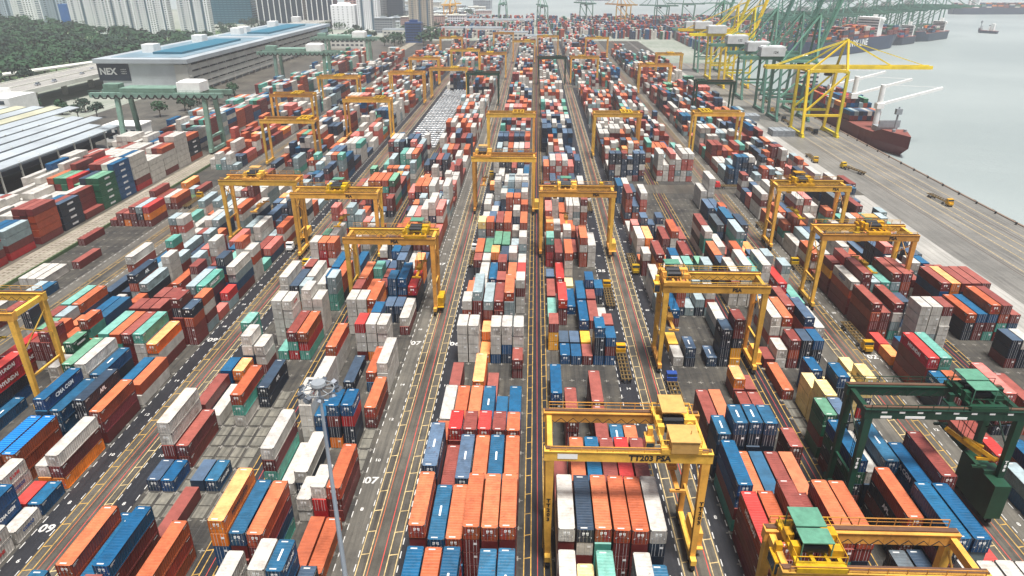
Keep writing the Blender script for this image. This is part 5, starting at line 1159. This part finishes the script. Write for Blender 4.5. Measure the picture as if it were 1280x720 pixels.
for q, (x, y) in enumerate(town):
    m, cn = COLW[q % 6]; w = tr_.uniform(20, 46); d = tr_.uniform(14, 30); h = tr_.choice((7, 9, 12, 14, 18, 22)) * (1.6 if y > 1400 and tr_.random() < .3 else 1)
    root = empty('town_building', (x, y, 0), tr_.uniform(-.15, .15)); tag(root, 'low %s building, %s from the left in the distant town' % (cn, ordinal(q + 1)), 'building', 'low buildings of the distant town')
    mb = MB(); mb.box(-w / 2, w / 2, 0, d, 0, h); put('wall', mb, m, root)
    mb = MB(); mb.box(-w / 2 - .5, w / 2 + .5, -.5, d + .5, h, h + .7); mb.box(-w * .2, w * .1, d * .3, d * .6, h + .7, h + 3); put('roof', mb, (M_SHED, M_CONCG, plain('roof_blue_far', srgb(120, 160, 186), .6, 0, 0) if q == 2 else M_SHED, M_CONC)[q % 4], root)
    wm_ = MB(); window_grid(wm_, -w / 2 + .5, w / 2 - .5, 0, .8, h - .5, max(3, int(w / 4)), max(2, int(h / 3.5)), .7, .4); put('windows', wm_, M_WIN, root, kind='stuff')
for q, (x, y, w, d, lab) in enumerate(((-95, 1075, 90, 30, 'long grey ribbed warehouse roof beyond the left blocks'), (-190, 1040, 60, 26, 'low pale shed right of the blue glass block'), (-70, 1260, 130, 40, 'large white industrial hall behind the ribbed roof'), (-30, 1000, 40, 20, 'white site building at the end of the centre blocks'), (5, 940, 34, 22, 'white building beyond the centre tracks'), (-240, 905, 50, 40, 'blue-roofed hall behind the depot'))):
    root = empty('industrial_hall', (x, y, 0)); tag(root, lab, 'industrial hall')
    mb = MB(); mb.box(-w / 2, w / 2, 0, d, 0, 12); put('wall', mb, M_CONC, root)
    mb = MB()
    for k in range(8): mb.box(-w / 2 - 1, w / 2 + 1, d * k / 8, d * (k + .8) / 8, 12, 12.8 + (k % 2) * .5)
    put('roof', mb, M_SHED if q != 5 else plain('hall_roof_blue', srgb(110, 158, 190), .6), root)
    wm_ = MB(); window_grid(wm_, -w / 2 + 1, w / 2 - 1, 0, 2, 11, int(w / 6), 2, .6, .4); put('windows', wm_, M_WIN, root, kind='stuff')

# ---------------------------------------------------------------- trees
M_LEAF = plain('foliage_green', srgb(32, 68, 38), .9, 0, .5, .08, (120, 140, 90)); M_LEAF2 = plain('foliage_dark', srgb(22, 50, 34), .9, 0, .5, .08, (90, 120, 80)); M_BARK = plain('bark', srgb(76, 62, 50), .95)
def crown_faces(mb, cx, cy, cz, r, n, rr, m=0, flat=.75, s0=.9, s1=1.7):
    lobes = [(rr.uniform(-.5, .5), rr.uniform(-.5, .5), rr.uniform(-.2, .45), rr.uniform(.45, .7)) for _ in range(6)]
    for _ in range(n):
        lx_, ly_, lz_, lr = rr.choice(lobes)
        th = rr.uniform(0, 2 * math.pi); u = rr.uniform(-.4, 1); s = math.sqrt(max(0, 1 - u * u)); f = lr * rr.uniform(.8, 1.08)
        p = Vector((cx + r * (lx_ + s * math.cos(th) * f), cy + r * (ly_ + s * math.sin(th) * f), cz + r * flat * (lz_ + u * f)))
        nrm = Vector((s * math.cos(th), s * math.sin(th), u + .35)).normalized(); nrm = (nrm + Vector((rr.uniform(-.6, .6), rr.uniform(-.6, .6), rr.uniform(-.3, .6)))).normalized()
        a = nrm.orthogonal().normalized() * rr.uniform(s0, s1); b = nrm.cross(a).normalized() * rr.uniform(s0, s1)
        mb.quad(tuple(p - a), tuple(p + b), tuple(p + a), tuple(p - b), m)
fr = random.Random(9); fo = MB(); foc = []
for _ in range(1500):
    x = fr.uniform(-900, -400); y = fr.uniform(430, 1180)
    # forest lies between the expressway and the apartment slabs
    if x > -405 - (y - 500) * .02: continue
    if y < 470: continue
    if x < -.78 * y - 60: continue
    if y > 1000 + (x + 430) * -.35 - 60: continue
    if x > -438 and y > 950: continue
    if y < 740 and x > -490 + (740 - y) * -.0 and abs((x + 392) - (y - 700) * (28 / 100)) < 16: continue
    if any((x - a) ** 2 + (y - b) ** 2 < 110 for a, b in foc[-90:]): continue
    foc.append((x, y))
for (x, y) in foc[:620]:
    r = fr.uniform(7, 13); zc = fr.uniform(8, 14) + max(0, (-x - 520)) * .05
    crown_faces(fo, x, y, zc, r, 130, fr, fr.choice((0, 0, 1)), .7, 1.0, 2.2); fo.beam((x, y, 0), (x, y, zc), .8, m=2)
me = fo.mesh('forest'); 
for m in (M_LEAF, M_LEAF2, M_BARK): me.materials.append(m)
o = bpy.data.objects.new('forest', me); COL.objects.link(o); o['kind'] = 'stuff'
mb = MB(); 
polysheet('hill_ground', [(-1200, 430), (-410, 430), (-410, 1150), (-1200, 1400)], .35, M_GRASS)
treeproto = []
for v in range(4):
    rr = random.Random(50 + v); cmb = MB(); crown_faces(cmb, 0, 0, 8, 6.5, 260, rr, 0, .8, .6, 1.2); c = cmb.mesh('crown'); c.materials.append(M_LEAF if v % 2 else M_LEAF2)
    tmb = MB(); tmb.cyl((0, 0, 0), (.3, .1, 6), .5, .3, 7)
    for q in range(4): a = q * 1.6 + v; tmb.beam((.2, .1, 4.5), (3 * math.cos(a), 3 * math.sin(a), 8), .25)
    t = tmb.mesh('trunk'); t.materials.append(M_BARK); treeproto.append((c, t))
tr2 = random.Random(77)
spots = []
for x, y in ((-236, 470), (-244, 478), (-231, 500), (-240, 520), (-228, 515), (-250, 455), (-246, 505), (-234, 540), (-300, 446), (-320, 460), (-290, 450), (-335, 440), (-310, 470), (-345, 470)): spots.append((x, y, .8))
for _ in range(150):
    x = tr2.uniform(-540, -120); y = tr2.uniform(900, 1700)
    if any(abs(x - a) < 26 and -6 < y - b < 34 for a, b in town) or (-392 < x < -260 and y < 1000): continue
    spots.append((x, y, tr2.uniform(.9, 1.7)))
for q, (x, y, s) in enumerate(spots[:14]):
    c, t = treeproto[q % 4]; root = empty('tree', (x, y, 0), q * 1.3); root.scale = (s, s, s)
    tag(root, 'dark green tree, %s from the left in the group between shed and warehouse' % ordinal(1 + sorted(a[0] / a[1] for a in spots[:14]).index(x / y)), 'tree', 'trees near the lettered warehouse')
    for nm, me in (('crown', c), ('trunk', t)):
        o = bpy.data.objects.new(nm, me); COL.objects.link(o); o.parent = root
tg = MB(); r5 = random.Random(4)
for (x, y, s) in spots[14:]: crown_faces(tg, x, y, 7, 7.5 * s, 90, r5, r5.choice((0, 1)), .75, 1.0, 2.2); tg.beam((x, y, 0), (x, y, 7), .6, m=2)
me = tg.mesh('town_greenery')
for m in (M_LEAF, M_LEAF2, M_BARK): me.materials.append(m)
o = bpy.data.objects.new('town_greenery', me); COL.objects.link(o); o['kind'] = 'stuff'

# ---------------------------------------------------------------- ships
def hull(L, B, D, T=2.5, bow=.22, stern=.08, flare=1.0, mats=None):
    mb = MB(); N = 28; secs = []
    for i in range(N + 1):
        t = i / N; yv = t * L
        if t < stern: wdk = .82 + .18 * (t / stern); wwl = .55 + .45 * (t / stern)
        elif t > 1 - bow: u = (t - 1 + bow) / bow; wdk = max(.02, (1 - u ** 1.7)); wwl = max(.0, 1 - u) ** .75 if u < 1 else 0; wwl = max(.01, wwl)
        else: wdk = wwl = 1
        zd = D + (2.6 if t > 1 - bow * .62 else 0)
        rake = (t - 1 + bow) / bow if t > 1 - bow else 0
        yk = yv - rake * L * .035
        secs.append([(-B / 2 * wwl * .8, yk, -T), (-B / 2 * wwl, yk, 1.0), (-B / 2 * (wwl * .4 + wdk * .6), yv, D * .6), (-B / 2 * wdk, yv, zd), (B / 2 * wdk, yv, zd), (B / 2 * (wwl * .4 + wdk * .6), yv, D * .6), (B / 2 * wwl, yk, 1.0), (B / 2 * wwl * .8, yk, -T)])
    for i in range(N):
        a, b = secs[i], secs[i + 1]
        for j in range(7): mb.quad(a[j], a[j + 1], b[j + 1], b[j], 1 if j == 3 else 0)
    k = len(mb.v); mb.v += secs[0]; mb.f.append(tuple(range(k + 7, k - 1, -1))); mb.m.append(0)
    return mb
M_HMAR = paint('hull_maroon', srgb(112, 22, 34), .45, .3, .3, .05); M_HNAV = paint('hull_navy', srgb(26, 50, 74), .45, .3, .2, .05); M_DECK = plain('deck_grey', srgb(150, 152, 150), .7, 0, .3, .1); M_DKR = plain('deck_red', srgb(122, 66, 56), .7, 0, .3, .1)
def ship(label, x, y, rz, L, B, D, hm, cargo=1.0, name='container_ship', house=.2, seed=1, grp=None, letters=None, gears=0, tiers=5, sup=22):
    root = empty(name, (x, y, -2.5), rz); tag(root, label, 'ship', grp)
    hb = put('hull', hull(L, B, D), [hm, M_DKR], root)
    mb = MB(); hy = L * house; mb.box(-B * .42, B * .42, hy, hy + L * .05, D, D + sup); mb.box(-B * .5, B * .5, hy + 1, hy + L * .04, D + sup - 3.5, D + sup - 1); mb.box(-2, 2, hy - 6, hy - 1, D, D + sup + 4); br = put('bridge_house', mb, M_WHITE, root)
    mb = MB()
    for q in range(6): mb.box(-B * .4, B * .4, hy + L * .05, hy + L * .05 + .1, D + 2.2 + q * (sup / 7), D + 3.4 + q * (sup / 7))
    put('window', mb, M_GLASS, br)
    r = random.Random(seed); bk = Bulk(); yb = L * .03
    while yb < L * (.80 if not gears else .7):
        if abs(yb + 6 - hy - L * .025) > 14 and r.random() < cargo:
            nt_ = r.choice((tiers - 1, tiers, tiers - 2)); nx = int(B / 2.6)
            for j in range(nx):
                for q in range(max(1, nt_ - r.choice((0, 0, 1)))):
                    c = r.choice('rrobnwyRstgOr'); h = r.randrange(999); sd_, tp_ = cpair(c, h); X = -nx * 1.3 + j * 2.6
                    bk.box(X, X + 2.44, yb, yb + 12.1, D + .6 + q * H1, D + .55 + (q + 1) * H1, sd_, tp_)
        yb += 13.6
    if bk.v: o = bk.build('deck_containers', M_BULK); o.parent = root; o['kind'] = 'stuff'
    mb = MB(); mb.box(-B * .3, B * .3, L * .86, L * .865, D + 2.6, D + 6.5); mb.cyl((0, L * .9, D + 2.6), (0, L * .9, D + 15), .7, .4, 8); mb.box(-1.6, 1.6, L * .9 - 1, L * .9 + 1, D + 11, D + 14); mb.box(-B * .3, B * .3, L * .82, L * .855, D, D + 2.8)
    for s_ in (-1, 1): mb.cyl((s_ * 3, L * .93, D + 2.6), (s_ * 3, L * .93, D + 4), .9, .9, 8)
    put('foredeck_gear', mb, M_GREY, root)
    for q in range(gears):
        gy = L * (.8 - .19 * q); mb = MB(); cxg = B * .12; mb.cyl((cxg, gy, D), (cxg, gy, D + 24), 1.6, 1.4, 12); mb.box(cxg - 2, cxg + 2, gy - 2, gy + 2, D + 11, D + 14); g_ = put('crane_post', mb, M_WHITE, root)
        mb = MB(); mb.beam((cxg, gy, D + 13), (cxg - 34, gy - 2, D + 22), 1.2, 1.5); mb.beam((cxg, gy, D + 24), (cxg - 33, gy - 2, D + 22.4), .2); put('jib', mb, M_WHITE, root)
    if letters: 
        for s_, ra in ((B / 2 + .05, math.pi / 2), (-B / 2 - .05, -math.pi / 2)): text(letters, D * .62, M_LABEL, (s_, L * .45, D * .7), (math.pi / 2, 0, ra), root, bold=.15)
    return root
s1_ = ship('maroon-hulled container ship with white deck cranes moored beside the yellow quay crane', 198.5, 548, math.pi, 182, 19, 9, M_HMAR, .9, house=.1, seed=4, gears=3, tiers=4)
ux, uy = lx, ly; nx_, ny_ = ly, -lx
def berth(t, off): return (230 + ux * t + nx_ * off, 796 + uy * t + ny_ * off)
bx, by = berth(300, 22); ship('large navy container ship lettered NYK LINE on the far berth', bx - ux * 0, by, ang - math.pi / 2 + math.pi, 250, 32, 17, M_HNAV, .95, seed=6, grp='ships on the far berth', letters='NYK LINE', tiers=5)
bx, by = berth(380, 20); ship('dark ship with white bridge house on the far berth, right of the navy one', bx, by, ang - math.pi / 2 + math.pi, 60, 20, 10, M_HNAV, .8, seed=8, grp='ships on the far berth', tiers=4, sup=14)
bx, by = berth(500, 20); ship('grey-blue ship at the right end of the far berth', bx, by, ang - math.pi / 2 + math.pi, 100, 20, 11, M_HNAV, .8, seed=9, grp='ships on the far berth', tiers=3, sup=14)
ship('hazy loaded container ship lying across the water at the upper right', 980, 1770, -math.pi / 2 + .06, 230, 30, 14, M_HNAV, 1, seed=10, tiers=4)
ship('faint ship near the horizon at the top right', 900, 2500, -math.pi / 2, 160, 26, 12, M_HNAV, .8, seed=12, tiers=3)
ship('small tug boat alone on the open water at the right', 745, 1196, .6, 30, 9, 4, M_HNAV, 0, name='tug_boat', house=.4, seed=2, sup=7)
for q, (x, y) in enumerate(((-160, 2900), (260, 2600), (520, 2950))):
    ship('faint ship on the strait beyond the yard, %s from the left' % words[q], x, y, math.pi / 2, 120, 20, 10, M_HNAV, .7, seed=20 + q, tiers=2, grp='faint ships on the strait')

# ---------------------------------------------------------------- haze
def haze():
    mb = MB(); mb.box(-3600, 3600, -260, 5200, -4.2, 150)
    m = bpy.data.materials.new('haze_air'); m.use_nodes = True; n = m.node_tree; n.nodes.clear()
    out = n.nodes.new('ShaderNodeOutputMaterial'); v = n.nodes.new('ShaderNodeVolumePrincipled')
    v.inputs['Color'].default_value = (.93, .96, 1.0, 1); v.inputs['Density'].default_value = HAZE; v.inputs['Anisotropy'].default_value = .2
    n.links.new(v.outputs[0], out.inputs['Volume'])
    put('haze', mb, m, kind='stuff')
HAZE = 0.00015
haze()
